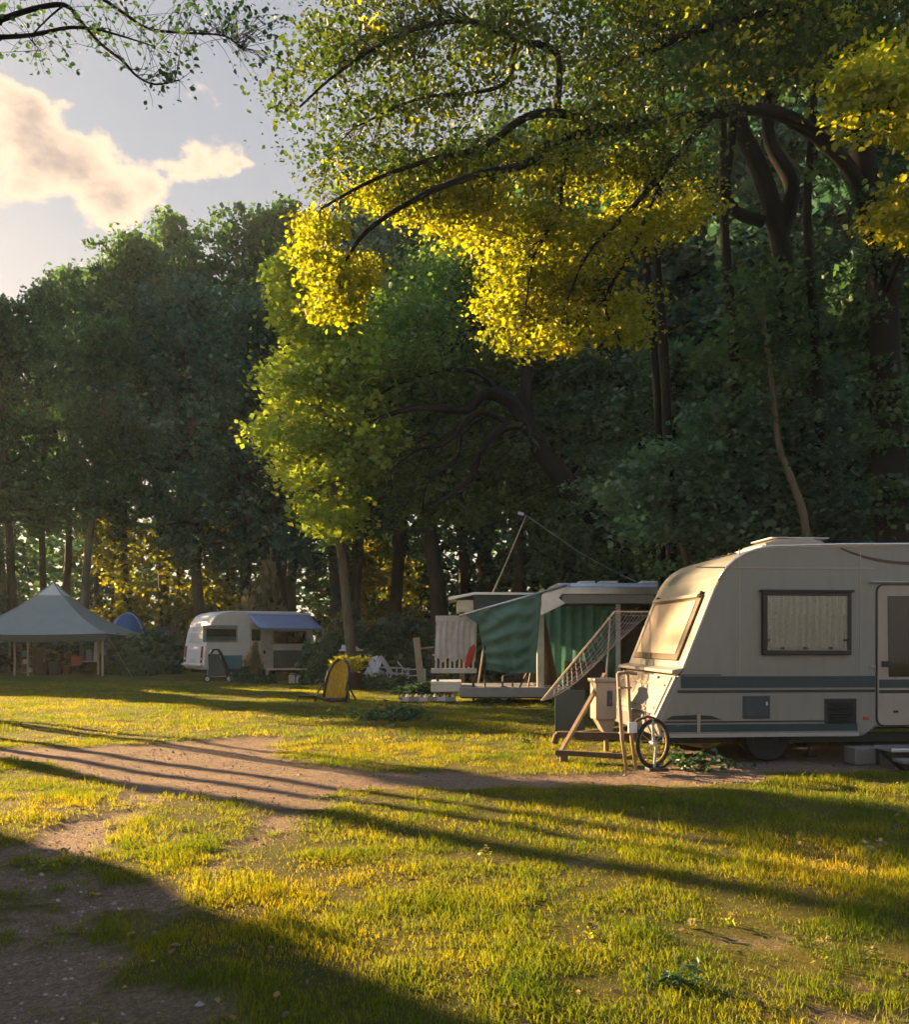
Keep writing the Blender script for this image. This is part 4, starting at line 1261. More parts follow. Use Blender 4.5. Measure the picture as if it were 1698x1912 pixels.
side(1273, 1652, 1263, 1285, 0.004).build('stripe', M['stripe_teal'], car)
side(1266, 1652, 1289, 1294, 0.004).build('stripe', M['stripe_dark'], car)
side(1272, 1350, 1259.5, 1261.5, 0.004).build('stripe', M['stripe_teal'], car)
side(1236, 1617, 1353, 1367, 0.005).build('lower_stripe', M['stripe_teal'], car)
side(1241, 1552, 1347, 1350, 0.004).build('lower_stripe', M['stripe_dark'], car)
side(1238, 1620, 1371, 1377.5, 0.012).build('sill_rail', M['grey_trim'], car, bevel=0.004)
b = MB().prism([(cx(1244), cz(1344)), (cx(1256), cz(1337)), (cx(1303), cz(1335)), (cx(1303), cz(1344))], lambda u, v, t: (u, t, v), -0.005, 0.003)
b.prism([(cx(1311), cz(1344)), (cx(1311), cz(1336)), (cx(1330), cz(1337)), (cx(1352), cz(1344))], lambda u, v, t: (u, t, v), -0.005, 0.003)
b.build('wedge_trim', M['stripe_dark'], car)
side(1304, 1310, 1334, 1368, 0.010).build('trim_post', M['cream_panel'], car)
for px in (1386, 1623):
    MB().span((cx(px) - 0.006, -0.005, cz(1258)), (cx(px) + 0.006, 0.003, cz(1024))).build('panel_seam', M['cream_panel'], car)
MB().span((cx(1300), -0.006, cz(1060)), (cx(1650), 0.003, cz(1057.5))).build('panel_seam', M['cream_panel'], car)
# side window
wx0, wx1, wz0, wz1 = cx(1428), cx(1601), cz(1223), cz(1103)
fr = MB()
fw = 0.055
fr.span((wx0, -0.06, wz0), (wx1, 0.002, wz0 + fw)); fr.span((wx0, -0.06, wz1 - fw), (wx1, 0.002, wz1))
fr.span((wx0, -0.059, wz0 + fw), (wx0 + fw, 0.002, wz1 - fw)); fr.span((wx1 - fw, -0.059, wz0 + fw), (wx1, 0.002, wz1 - fw))
win = fr.build('side_window', M['black'], car, bevel=0.008)
MB().span((wx0 - 0.025, -0.075, wz1 - 0.012), (wx1 + 0.03, -0.0, wz1 + 0.018)).build('hood', M['black'], win, bevel=0.006)
MB().span((wx0 + fw, -0.006, wz0 + fw), (wx1 - fw, -0.003, wz1 - fw)).build('recess', M['wood_dark'], win)
nf = 13
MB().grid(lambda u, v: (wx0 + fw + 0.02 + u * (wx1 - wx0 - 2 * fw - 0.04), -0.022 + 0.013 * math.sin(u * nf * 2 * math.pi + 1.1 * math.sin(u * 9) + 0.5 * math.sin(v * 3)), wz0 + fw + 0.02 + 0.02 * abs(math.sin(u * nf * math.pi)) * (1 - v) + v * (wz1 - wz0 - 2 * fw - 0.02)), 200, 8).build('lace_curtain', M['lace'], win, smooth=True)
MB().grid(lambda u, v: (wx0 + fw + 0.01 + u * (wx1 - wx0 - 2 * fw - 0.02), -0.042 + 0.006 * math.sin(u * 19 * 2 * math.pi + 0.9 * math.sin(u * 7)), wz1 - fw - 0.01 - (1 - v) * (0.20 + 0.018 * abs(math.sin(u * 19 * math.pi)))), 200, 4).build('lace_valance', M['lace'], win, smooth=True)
MB().span((wx0 + fw - 0.01, -0.0545, wz0 + fw - 0.01), (wx1 - fw + 0.01, -0.0525, wz1 - fw + 0.01)).build('pane', M['pane'], win)
for px in (1437, 1465, 1510, 1560, 1588):
    c = (cx(px), -0.058, cz(1210 if 1450 < px < 1580 else 1195))
    MB().box(c, (0.05, 0.012, 0.032)).build('catch', M['black'], win, bevel=0.006)
# service hatch and fridge grille
h_ = side(1392, 1445, 1300, 1343, 0.012).build('service_hatch', M['hatch'], car, bevel=0.006)
MB().span((cx(1396), -0.018, cz(1339)), (cx(1441), -0.011, cz(1304))).build('hatch_door', M['hatch'], h_, bevel=0.004)
MB().span((cx(1436), -0.026, cz(1318)), (cx(1439), -0.017, cz(1311))).build('latch', M['alu'], h_)
g_ = side(1552, 1615, 1306, 1354, 0.010).build('fridge_grille', M['black'], car, bevel=0.006)
for i in range(7):
    MB().box(((cx(1552) + cx(1615)) / 2, -0.018, cz(1349 - i * 6)), (0.30, 0.022, 0.012), Matrix.Rotation(R(35), 3, 'X')).build('slat', M['stripe_dark'], g_)
side(1629, 1639, 1340, 1346, 0.014).build('side_marker', M['lamp_red'], car, bevel=0.003)
side(1641, 1652, 1244, 1247, 0.02).build('door_stop', M['grey_trim'], car)
# swoosh decal
pts_t = []
pts_b = []
for i in range(13):
    u = i / 12
    px = 1584 + u * 190
    py = 1021 + 27 * (1 - (1 - min(1, u * 1.35)) ** 2.2) + u * 3
    pts_t.append((cx(px), cz(py - 2 - 2.5 * math.sin(u * 2.5)))); pts_b.append((cx(px), cz(py + 1.5)))
MB().prism(pts_t + pts_b[::-1], lambda u, v, t: (u, t, v), -0.004, 0.002).build('swoosh', M['maroon'], car)
# door
dx0, dx1, dz0, dz1 = cx(1656), cx(1656) + 0.66, cz(1357), cz(1091)
def rrect(x0, x1, z0, z1, r, n=5):
    o = []
    for cx_, cz_, a0 in ((x1 - r, z1 - r, 0), (x0 + r, z1 - r, 90), (x0 + r, z0 + r, 180), (x1 - r, z0 + r, 270)):
        for k in range(n + 1):
            a = R(a0 + 90 * k / n); o.append((cx_ + r * math.cos(a), cz_ + r * math.sin(a)))
    return o
fy = lambda u, v, t: (u, t, v)
door = MB().prism(rrect(dx0 - 0.016, dx1 + 0.016, dz0 - 0.016, dz1 + 0.016, 0.09), fy, -0.010, 0.003).build('door', M['stripe_dark'], car)
MB().prism(rrect(dx0, dx1, dz0, dz1, 0.08), fy, -0.020, -0.009).build('door_leaf', M['cream_panel'], door, bevel=0.004)
MB().span((dx0 - 0.10, -0.05, dz1 + 0.03), (dx1 + 0.1, 0.0, dz1 + 0.05)).build('rain_gutter', M['grey_trim'], door, bevel=0.006)
MB().prism([(cx(1677), cz(1265)), (dx1 - 0.12, cz(1265)), (dx1 - 0.12, cz(1111)), (cx(1675), cz(1111))], fy, -0.026, -0.019).build('door_window', M['glass_dark'], door, bevel=0.004)
MB().span((cx(1663), -0.044, cz(1246)), (cx(1678), -0.019, cz(1235))).build('handle', M['black'], door, bevel=0.006)
MB().span((cx(1658.5), -0.0225, cz(1286)), (dx1 - 0.01, -0.019, cz(1270))).build('door_stripe', M['stripe_teal'], door)
MB().span((cx(1658.5), -0.0225, cz(1296)), (dx1 - 0.01, -0.019, cz(1290))).build('door_stripe', M['stripe_dark'], door)
MB().span((cx(1687), -0.03, cz(1333)), (cx(1696), -0.019, cz(1329))).build('lock', M['black'], door)


# front end: coordinates on the sloping nose
def nose(y, z, out=0.0):
    if z < 1.106:
        x = 0.0 + (z - 0.51) / (1.106 - 0.51) * 0.29; n = Vector((-0.899, 0, 0.437))
    else:
        x = 0.29 + (z - 1.106) / (2.04 - 1.106) * 0.38; n = Vector((-0.926, 0, 0.377))
    return Vector((x, y, z)) + n * out


def nose_panel(y0, y1, z0, z1, o0, o1):
    pts = [(y0, z0), (y1, z0), (y1, z1), (y0, z1)]
    m = MB()
    m.add([nose(a, b_, o0) for a, b_ in pts] + [nose(a, b_, o1) for a, b_ in pts], [(3, 2, 1, 0), (4, 5, 6, 7), (0, 1, 5, 4), (1, 2, 6, 5), (2, 3, 7, 6), (3, 0, 4, 7)])
    return m


nw = nose_panel(0.22, 2.03, 1.20, 1.99, -0.004, 0.030).build('front_window', M['wood_dark'], car, bevel=0.01)
nose_panel(0.34, 1.91, 1.27, 1.92, 0.028, 0.040).build('glare_panel', M['window_glare'], nw, bevel=0.006)  # pale glossy panel standing in for the sun's reflection on the glass
nose_panel(0.26, 1.99, 1.945, 1.985, 0.028, 0.075).build('window_hinge', M['cream_panel'], nw, bevel=0.006)
for y in (0.30, 1.95):
    nose_panel(y - 0.03, y + 0.03, 1.975, 2.03, 0.0, 0.05).build('window_clip', M['black'], nw, bevel=0.005)
MB().prism([(0.24, 1.045), (0.155, 1.06), (0.165, 1.10), (0.32, 1.13)], lambda u, v, t: (u, t, v), -0.03, CW + 0.03).build('front_ledge', M['cream_panel'], car, bevel=0.012)
lk = nose_panel(0.10, 2.15, 0.56, 1.00, -0.004, 0.045).build('gas_locker', M['cream_panel'], car, bevel=0.012)
nose_panel(0.16, 2.09, 0.88, 0.905, 0.043, 0.06).build('locker_trim', M['wood'], lk, bevel=0.004)
nose_panel(0.16, 2.09, 0.615, 0.635, 0.043, 0.06).build('locker_trim', M['wood'], lk, bevel=0.004)
nose_panel(0.50, 0.80, 0.955, 0.985, 0.043, 0.075).build('locker_handle', M['grey_trim'], lk, bevel=0.006)
nose_panel(1.55, 1.85, 0.955, 0.985, 0.043, 0.075).build('locker_handle', M['grey_trim'], lk, bevel=0.006)
nose_panel(0.02, 0.075, 0.42, 1.02, -0.002, 0.028).build('corner_trim', M['grey_trim'], car, bevel=0.006)
nose_panel(CW - 0.075, CW - 0.02, 0.42, 1.02, -0.002, 0.028).build('corner_trim', M['grey_trim'], car, bevel=0.006)
for y in (0.28, 1.98):
    nose_panel(y - 0.05, y + 0.05, 0.44, 0.50, 0.0, 0.03).build('front_marker', M['lamp_red'], car, bevel=0.004)
# chassis, wheels, drawbar
MB().span((0.2, 0.35, 0.20), (5.1, 0.43, 0.305)).span((0.2, 1.82, 0.20), (5.1, 1.90, 0.305)).span((0.5, 0.35, 0.22), (0.6, 1.9, 0.30)).span((4.8, 0.35, 0.22), (4.9, 1.9, 0.30)).build('chassis', M['black'], car)


def wheel(parent, c, rad, wd_=0.17, tyre='rubber', rim='alu'):
    c = Vector(c)
    def ring(pr, n=28):
        vs_, fs = [], []
        for i in range(n):
            a = 2 * math.pi * i / n
            for r_, y_ in pr:
                vs_.append(c + Vector((r_ * math.cos(a), y_, r_ * math.sin(a))))
        k = len(pr)
        for i in range(n):
            for j in range(k):
                fs.append((i * k + j, i * k + (j + 1) % k, ((i + 1) % n) * k + (j + 1) % k, ((i + 1) % n) * k + j))
        return MB().add(vs_, fs)
    w = ring([(rad * 0.62, -wd_ / 2), (rad * 0.92, -wd_ / 2), (rad, -wd_ * 0.33), (rad, wd_ * 0.33), (rad * 0.92, wd_ / 2), (rad * 0.62, wd_ / 2)]).build('wheel', M[tyre], parent, smooth=False)
    ring([(0.02, -wd_ * 0.36), (rad * 0.3, -wd_ * 0.42), (rad * 0.55, -wd_ * 0.34), (rad * 0.63, -wd_ * 0.5), (rad * 0.63, wd_ * 0.5), (0.02, wd_ * 0.3)]).build('rim', M[rim], w, smooth=False)
    return w


wheel(car, (cx(1450), 0.22, 0.285), 0.285, rim='rubber')
wheel(car, (cx(1450), CW - 0.22, 0.285), 0.285, rim='rubber')
for px in (1493, 1560):
    MB().tube([(cx(px), 0.5, 0.22), (cx(px) + 0.02, 0.5, 0.02)], 0.022, 8).box((cx(px) + 0.02, 0.5, 0.012), (0.14, 0.14, 0.02)).build('steady_leg', M['black'], car)
MB().bar((0.55, 0.45, 0.27), (-0.72, 1.12, 0.22), 0.06, 0.09).build('drawbar', M['wood_dark'], car)
MB().bar((0.55, 1.80, 0.27), (-0.66, 1.16, 0.222), 0.06, 0.09).build('drawbar', M['wood_dark'], car)
cp = MB().span((-0.98, 1.07, 0.20), (-0.70, 1.17, 0.27)).tube([(-0.96, 1.12, 0.24), (-1.0, 1.12, 0.12)], 0.05, 8).build('coupling', M['wood_dark'], car, bevel=0.01)
# step at the caravan door
st = thing('doorstep', 'low metal doorstep below the caravan door', 'step', (cx(1630) + 2.37 + 0.28, 9.62 + 0.2, 0), R(4.5))
MB().span((-0.28, -0.20, 0.19), (0.42, 0.16, 0.235)).build('tread', M['alu'], st, bevel=0.01)
MB().span((-0.28, -0.42, 0.09), (0.42, -0.21, 0.13)).build('tread', M['concrete'], st, bevel=0.01)
for sx in (-0.24, 0.38):
    MB().bar((sx, -0.40, 0.0), (sx, 0.14, 0.19), 0.03, 0.03).bar((sx, 0.14, 0.19), (sx, 0.14, 0.0), 0.03, 0.03).build('leg', M['black'], st)
bl = thing('concrete_block', 'pale concrete block under the caravan near the step', 'block', (cx(1622) + 2.37, 10.15, 0), R(6))
MB().span((-0.16, -0.12, -0.01), (0.16, 0.12, 0.19)).build('block', M['concrete'], bl, bevel=0.01)
bl2 = thing('pale_skirt_board', 'pale board standing on the ground behind the caravan underside', 'board', (4.9, 12.45, 0), R(4.5))
for i in range(3):
    MB().span((-1.2 + i * 0.82, -0.01, 0.0), (-0.42 + i * 0.82, 0.01, 0.28)).build('panel', M['white_dirty'], bl2, bevel=0.004)

# yellow gas box beside the nose -----------------------------------------------
gb = thing('utility_box', 'small cream utility box on a post beside the caravan nose', 'utility box', (1.93, 11.15, 0), R(8))
MB().span((-0.13, -0.12, 0.42), (0.15, 0.14, 0.92)).build('housing', M['cream_panel'], gb, bevel=0.02)
MB().span((-0.16, -0.15, 0.905), (0.18, 0.17, 0.955)).build('lid', M['cream'], gb, bevel=0.015)
MB().span((0.02, -0.135, 0.60), (0.09, -0.115, 0.80)).build('socket_cover', M['hatch'], gb, bevel=0.006)
MB().prism([(-0.10, 0.42), (0.14, 0.42), (0.10, 0.24), (0.0, 0.24)], lambda u, v, t: (u, t, v), -0.09, 0.11).build('bracket', M['cream_panel'], gb, bevel=0.008)
MB().tube([(0.05, 0.01, 0.26), (0.05, 0.01, -0.02)], 0.035, 8).build('post', M['wood'], gb)

# hand cart with spoked wheel -----------------------------------------------------
hc = thing('hand_cart', 'upright wooden hand cart with one spoked wheel leaning on the caravan nose', 'hand cart', (2.05, 9.55, 0), R(6))
for x_ in (-0.21, -0.10):
    hd = MB().tube([(x_ - 0.01, 0.05, 1.08), (x_, 0.0, 0.70), (x_ + 0.015, -0.03, 0.35), (x_ + 0.06, -0.05, 0.01)], [0.02, 0.022, 0.022, 0.018], 8).build('handle', M['wood'], hc, smooth=True)
MB().tube([(-0.22, 0.05, 1.08), (-0.09, 0.05, 1.09), (0.0, 0.05, 1.07)], 0.018, 8).build('grip_bar', M['wood'], hc, smooth=True)
for z in (0.92, 0.42):
    MB().bar((-0.22, 0.0, z), (-0.08, 0.0, z), 0.03, 0.02).build('cross_rail', M['wood'], hc)
MB().tube([(-0.09, -0.02, 0.45), (-0.02, -0.02, 0.56), (0.10, -0.02, 0.60), (0.20, -0.02, 0.57)], 0.016, 8).build('mudguard', M['wood_dark'], hc, smooth=True)
wc = Vector((0.17, 0.0, 0.30))
wr = 0.255
ringp = lambda r_, n=36: [wc + Vector((r_ * math.cos(2 * math.pi * i / n) * 0.86, r_ * math.cos(2 * math.pi * i / n) * 0.5, r_ * math.sin(2 * math.pi * i / n))) for i in range(n)]
tw = MB().tube(ringp(wr), 0.022, 8, closed=True).build('wheel', M['rubber'], hc, smooth=True)
MB().tube(ringp(wr - 0.026), 0.010, 6, closed=True).build('rim', M['wood'], tw, smooth=True)
sp = MB()
rp_ = ringp(wr - 0.028, 12)
for p in rp_: sp.tube([wc, p], 0.0035, 4)
sp.build('spokes', M['grey_trim'], tw)
MB().tube([wc + Vector((0, -0.06, 0)), wc + Vector((0, 0.06, 0))], 0.025, 10).build('hub', M['alu'], tw)
MB().bar(wc + Vector((-0.01, -0.05, 0.02)), (0.15, -0.02, 0.60), 0.028, 0.02).bar(wc + Vector((0.02, -0.05, 0.0)), (0.16, -0.06, 0.02), 0.025, 0.02).build('fork', M['grey_trim'], hc)
MB().span((0.08, -0.14, 0.0), (0.30, 0.02, 0.035)).bar((0.26, -0.05, 0.03), (0.36, -0.05, 0.12), 0.03, 0.03).build('foot_plate', M['black'], hc, bevel=0.006)
MB().span((-0.13, -0.055, 0.42), (-0.03, -0.03, 0.54)).build('reflector_plate', M['white'], hc, bevel=0.006)

# netting windbreak hung from the nose ---------------------------------------------
nb = thing('net_screen', 'slanting rope net screen in a pale wooden frame beside the caravan nose', 'net', (1.2, 11.6, 0))
A = W(1148, 1142, 12.2); B_ = W(1215, 1142, 12.5); Cc = W(1012, 1308, 10.9); D_ = W(1138, 1240, 11.8)
o_ = Vector((1.2, 11.6, 0))
A, B_, Cc, D_ = A - o_, B_ - o_, Cc - o_, D_ - o_
MB().tube([A, Cc], 0.014, 8).build('frame_pole', M['wood_pale'], nb)
MB().tube([A, B_], 0.012, 8).build('frame_pole', M['wood_pale'], nb)
def netp(u, v):
    # u from the slanting pole to the lower right edge, v from the lower left corner up
    l = Cc.lerp(A, v); r_ = (Cc + (D_ - Cc) * 0.62 * v).lerp(B_, v ** 2.2)
    p = l.lerp(r_, u); p.z -= 0.16 * math.sin(u * math.pi) * math.sin(v * math.pi) ; p.y -= 0.14 * math.sin(u * math.pi) * math.sin(v * math.pi)
    return p
ro = MB()
for i in range(1, 11):
    ro.tube([netp(i / 10, v / 14) for v in range(15)], 0.0048, 4)
for j in range(1, 19):
    ro.tube([netp(u / 8, j / 18.5) for u in range(9)], 0.0045, 4)
ro.build('rope_mesh', M['net'], nb)
MB().tube([W(1140, 1150, 12.0) - o_, W(1132, 1275, 11.5) - o_], 0.012, 6).build('hanging_rope', M['net'], nb)
# prop pole
pp = thing('prop_pole', 'dark slanting wooden prop with a ground beam beside the caravan nose', 'prop', (1.25, 10.3, 0))
o2 = Vector((1.25, 10.3, 0))
q0 = Vector((1.25, 10.3, 0.06)); q1 = Vector((1.98, 11.3, 1.0))
MB().bar(q0 - o2, q1 - o2, 0.045, 0.045).build('pole', M['wood'], pp)
MB().bar((-0.03, 0, 0.10), (0.72, -0.25, 0.09), 0.05, 0.06).build('ground_beam', M['wood_dark'], pp)
MB().box((0.06, -0.02, 0.03), (0.09, 0.09, 0.09)).build('foot', M['wood_dark'], pp, bevel=0.01)
# dark board behind net
db = thing('windbreak_board', 'dark green windbreak board standing behind the net screen', 'windbreak', (1.72, 12.6, 0), R(-6))
MB().span((-0.24, -0.012, 0.12), (0.20, 0.012, 0.72)).build('board', M['tarp_navy'], db, bevel=0.006)
for x_ in (-0.22, 0.18):
    MB().tube([(x_, 0.016, 0.74), (x_, 0.016, -0.02)], 0.016, 6).build('stake', M['wood_dark'], db)

# ------------------------------------------------------------------ folding trailer with tarp
D = 20.0
def tx(px): return (px - 849) / F * D
def tz(py): return EYE + (1195 - py) / F * D
tr = thing('camping_trailer', 'open camping trailer with grey platform and raised awning box', 'trailer', (0, D, 0))
MB().span((tx(858), -0.5, tz(1299)), (tx(1060), 1.5, tz(1281))).build('platform', M['grey_trim'], tr, bevel=0.015)
MB().span((tx(862), -0.45, 0.12), (tx(1055), 1.45, tz(1299) - 0.002)).build('underframe', M['black'], tr)
wheel(tr, (tx(940), -0.36, 0.2), 0.2, 0.14)
wheel(tr, (tx(940), 1.40, 0.2), 0.2, 0.14)
bx = MB().span((tx(806), -0.3, tz(1291)), (tx(861), 0.7, tz(1273))).build('tool_chest', M['alu'], tr, bevel=0.02)
MB().span((tx(806) - 0.01, -0.31, tz(1276)), (tx(861) + 0.01, 0.71, tz(1272) + 0.01)).build('lid', M['white'], bx, bevel=0.01)
MB().span((tx(1001), -0.30, tz(1283)), (tx(1014), -0.20, tz(1118))).build('post', M['white_dirty'], tr, bevel=0.01)
MB().span((tx(1150), -0.1, tz(1283)), (tx(1158), 0.0, tz(1128))).build('post', M['white_dirty'], tr, bevel=0.01)
MB().span((tx(1001), 1.5, 0.35), (tx(1240), 1.56, tz(1112))).build('rear_wall', M['wood_dark'], tr)
MB().span((tx(1001), -0.2, 0.37), (tx(1060), 1.45, 0.39)).build('floor_board', M['wood_dark'], tr)
aw = MB().prism([(-0.42, tz(1112)), (-0.42, tz(1097)), (-0.30, tz(1090)), (1.7, tz(1088)), (1.7, tz(1108))], lambda u, v, t: (t, u, v), tx(1038), tx(1232)).build('awning_box', M['alu'], tr, bevel=0.02)
MB().span((tx(1046), -0.40, tz(1128)), (tx(1215), -0.30, tz(1112))).build('valance', M['grey_trim'], aw, bevel=0.006)
MB().prism([(tx(1008), tz(1150)), (tx(1008), tz(1112)), (tx(1040), tz(1094)), (tx(1062), tz(1092)), (tx(1040), tz(1118)), (tx(1052), tz(1128))], lambda u, v, t: (u, t, v), -0.46, -0.30).build('end_bracket', M['alu'], aw, bevel=0.01)
for a0, a1 in ((1080, 1108), (1118, 1150), (1195, 1232)):
    MB().span((tx(a0), -0.25, tz(1090)), (tx(a1), 0.2, tz(1086))).build('roof_clip', M['white'], aw, bevel=0.006)
# green pleated curtain
def curt(u, v):
    x0 = tx(1016) + u * (tx(1165) - tx(1016))
    return (x0 , 0.55 + 0.045 * math.sin(u * 46) + 0.02 * math.sin(u * 17), tz(1130) + v * (tz(1285) - tz(1130)))
MB().grid(curt, 140, 4).build('pleated_curtain', M['curtain_green'], tr, smooth=True)
# brown door flap
MB().grid(lambda u, v: (tx(1014) + u * (0.10 + 0.34 * v), 0.35 - 0.05 * math.sin(u * 5), tz(1150) + v * (tz(1290) - tz(1150))), 8, 8).build('door_flap', M['wood_dark'], tr, smooth=True)
MB().span((tx(1060), 0.0, 0.3), (tx(1130), 0.5, 0.95)).build('cupboard', M['wood_dark'], tr, bevel=0.01)

# pop-up roof behind
pr = thing('folding_tent_box', 'dark flat topped tent box behind the green tarp', 'tent', (0, 21.6, 0))
def ux(px): return (px - 849) / F * 21.6
def uz(py): return EYE + (1195 - py) / F * 21.6
MB().span((ux(885), -0.3, uz(1150)), (ux(990), 1.4, uz(1112))).build('tent_wall', M['tarp_navy'], pr, bevel=0.01)
MB().prism([(ux(838), uz(1122)), (ux(838), uz(1116)), (ux(885), uz(1107)), (ux(1000), uz(1108)), (ux(1000), uz(1112)), (ux(885), uz(1112))], lambda u, v, t: (u, t, v), -0.4, 1.5).build('roof', M['alu'], pr, bevel=0.008)
MB().span((ux(853), -0.25, uz(1143)), (ux(884), 1.3, uz(1121))).build('end_panel', M['white_dirty'], pr, bevel=0.01)
for p0_, p1_, t_ in ((860, 868, 1143), (978, 986, 1150)):
    for y_ in (0.0, 1.2):
        MB().span((ux(p0_), y_, 0), (ux(p1_), y_ + 0.1, uz(t_))).build('leg', M['wood_dark'], pr)

# tarp
tp_ = thing('tarp', 'draped dark green tarpaulin hanging from a slanting pole', 'tarp', (tx(950), D - 0.55, 0))
ot = Vector((tx(950), D - 0.55, 0))
TL = W(868, 1148, D - 0.5) - ot; TR = W(1012, 1106, D - 0.6) - ot; BL = W(908, 1250, D - 0.45) - ot; BR = W(1000, 1256, D - 0.6) - ot
ML = W(893, 1165, D - 0.5) - ot
def tarp(u, v):
    left = (TL.lerp(ML, v / 0.18) if v < 0.18 else ML.lerp(BL, (v - 0.18) / 0.82))
    p = left.lerp(TR.lerp(BR, v), u)
    sag = math.sin(u * math.pi)
    p.z -= 0.20 * sag * (1 - v) ** 0.5 * v * 2 + 0.03 * sag
    # swags hang from the two upper corners
    k = math.sin((v * 5.5 + 1.1 * sag * (1 - v) + 0.25 * u) * 2 * math.pi) * 0.05 * sag * (1 - 0.4 * v) + 0.012 * math.sin(u * 38 - v * 21) * sag + 0.01 * math.sin(u * 13 + v * 34)
    p.y += k - 0.22 * sag * v * (1 - v) * 2 + 0.03 * math.sin(u * 17) * v
    return p
MB().grid(tarp, 40, 48).build('cloth', M['tarp_green'], tp_, smooth=True, solid=0.006)
MB().tube([W(858, 1150, D - 0.5) - ot, W(1060, 1092, D - 0.62) - ot], 0.03, 8).build('ridge_pole', M['alu'], tp_, smooth=True)
MB().tube([W(906, 1165, D - 0.47) - ot, W(906, 1300, D - 0.47) - ot], 0.02, 8).build('stand_pole', M['black'], tp_)

# slatted white end
ep = thing('slatted_screen', 'weathered white slatted screen with a red board at the trailer end', 'screen', (tx(852), D - 0.2, 0))
oe = tx(852)
MB().span((tx(814) - oe, -0.05, tz(1162)), (tx(893) - oe, 0.05, tz(1150))).build('top_rail', M['white_dirty'], ep, bevel=0.01)
MB().span((tx(806) - oe, -0.06, tz(1256)), (tx(890) - oe, 0.06, tz(1247))).build('bottom_rail', M['white_dirty'], ep, bevel=0.01)
MB().span((tx(808) - oe, -0.04, tz(1224)), (tx(888) - oe, -0.02, tz(1221))).build('cross_rail', M['white_dirty'], ep)
for i in range(9):
    x_ = tx(817 + i * 8.6) - oe
    MB().bar((x_ - 0.03, 0, tz(1248)), (x_, 0, tz(1160)), 0.045, 0.02).build('slat', M['white_dirty'], ep)
MB().grid(lambda u, v: (tx(815) - oe + u * (tx(891) - tx(815)) - 0.04 * v, -0.045 + 0.022 * math.sin(u * 44 + math.sin(v * 4)) + 0.012 * math.sin(u * 17 + 3 * v), tz(1158) + v * (tz(1232) - tz(1158)) + 0.05 * math.sin(u * 23) * v), 80, 8).build('hanging_cloth', M['white_dirty'], ep, smooth=True)
MB().prism([(tx(869) - oe, tz(1245)), (tx(870) - oe, tz(1228)), (tx(876) - oe, tz(1210)), (tx(885) - oe, tz(1202)), (tx(888) - oe, tz(1210)), (tx(884) - oe, tz(1230)), (tx(876) - oe, tz(1244))], lambda u, v, t: (u, t, v), -0.125, -0.095).build('red_board', M['red'], ep, bevel=0.01)
for px in (818, 884):
    MB().span((tx(px) - oe - 0.03, 0.0, -0.02), (tx(px) - oe + 0.03, 0.05, tz(1150) - 0.03)).build('post', M['wood_dark'], ep)

# crate row on the grass beside it
rng2 = random.Random(4)
for i in range(6):
    c = thing('bottle_crate', ('leftmost grey crate in the low row before the trailer', 'second grey crate in the low row before the trailer', 'third grey crate in the low row before the trailer', 'fourth grey crate in the low row before the trailer', 'fifth grey crate in the low row before the trailer', 'rightmost grey crate in the low row before the trailer')[i], 'crate', (tx(758 + i * 17), D - 0.25 + rng2.uniform(-.05, .05), 0), rng2.uniform(-.15, .15), 'crates before the trailer')
    MB().span((-0.10, -0.13, 0.01), (0.10, 0.13, 0.055)).build('base', M['black'], c)
    cb = MB()
    for x_ in (-0.095, 0.095): cb.span((x_ - 0.008, -0.13, 0.05), (x_ + 0.008, 0.13, 0.16))
    for y_ in (-0.125, 0.125): cb.span((-0.10, y_ - 0.008, 0.05), (0.10, y_ + 0.008, 0.15))
    cb.build('side', M['grey_trim'] if i % 2 else M['white_dirty'], c)
    for x_ in (-0.05, 0.05):
        for y_ in (-0.06, 0.06):
            MB().lathe([(0.032, 0.05), (0.034, 0.14), (0.014, 0.18), (0.014, 0.21)], (x_, y_, 0), 8).build('bottle', M['white_dirty'] if (x_ > 0) else M['wood_dark'], c, smooth=True)
# small camp stool & stove on the platform
cs = thing('camp_stove', 'small black camp stove on the trailer platform', 'stove', (tx(947), D - 0.3, tz(1281)), 0.1)
MB().span((-0.13, -0.1, 0.12), (0.13, 0.1, 0.20)).build('body', M['black'], cs, bevel=0.02)
MB().prism([(-0.14, 0.2), (-0.10, 0.27), (0.12, 0.29), (0.15, 0.2)], lambda u, v, t: (u, t, v), -0.09, 0.09).build('hood', M['black'], cs, bevel=0.02)
for x_ in (-0.12, 0.11):
    for y_ in (-0.07, 0.07):
        MB().tube([(x_, y_, 0.13), (x_, y_, 0)], 0.012, 6).build('leg', M['black'], cs)
cs2 = thing('folding_stool', 'dark folding stool leaning on the trailer post', 'stool', (tx(985), D - 0.42, tz(1281)), 0.2)
MB().bar((-0.22, 0, 0), (0.08, 0, 0.55), 0.03, 0.03).bar((0.0, 0.06, 0), (0.10, 0.06, 0.55), 0.03, 0.03).build('frame', M['black'], cs2)
MB().box((0.06, 0.02, 0.50), (0.16, 0.20, 0.07)).build('seat', M['black'], cs2, bevel=0.02)

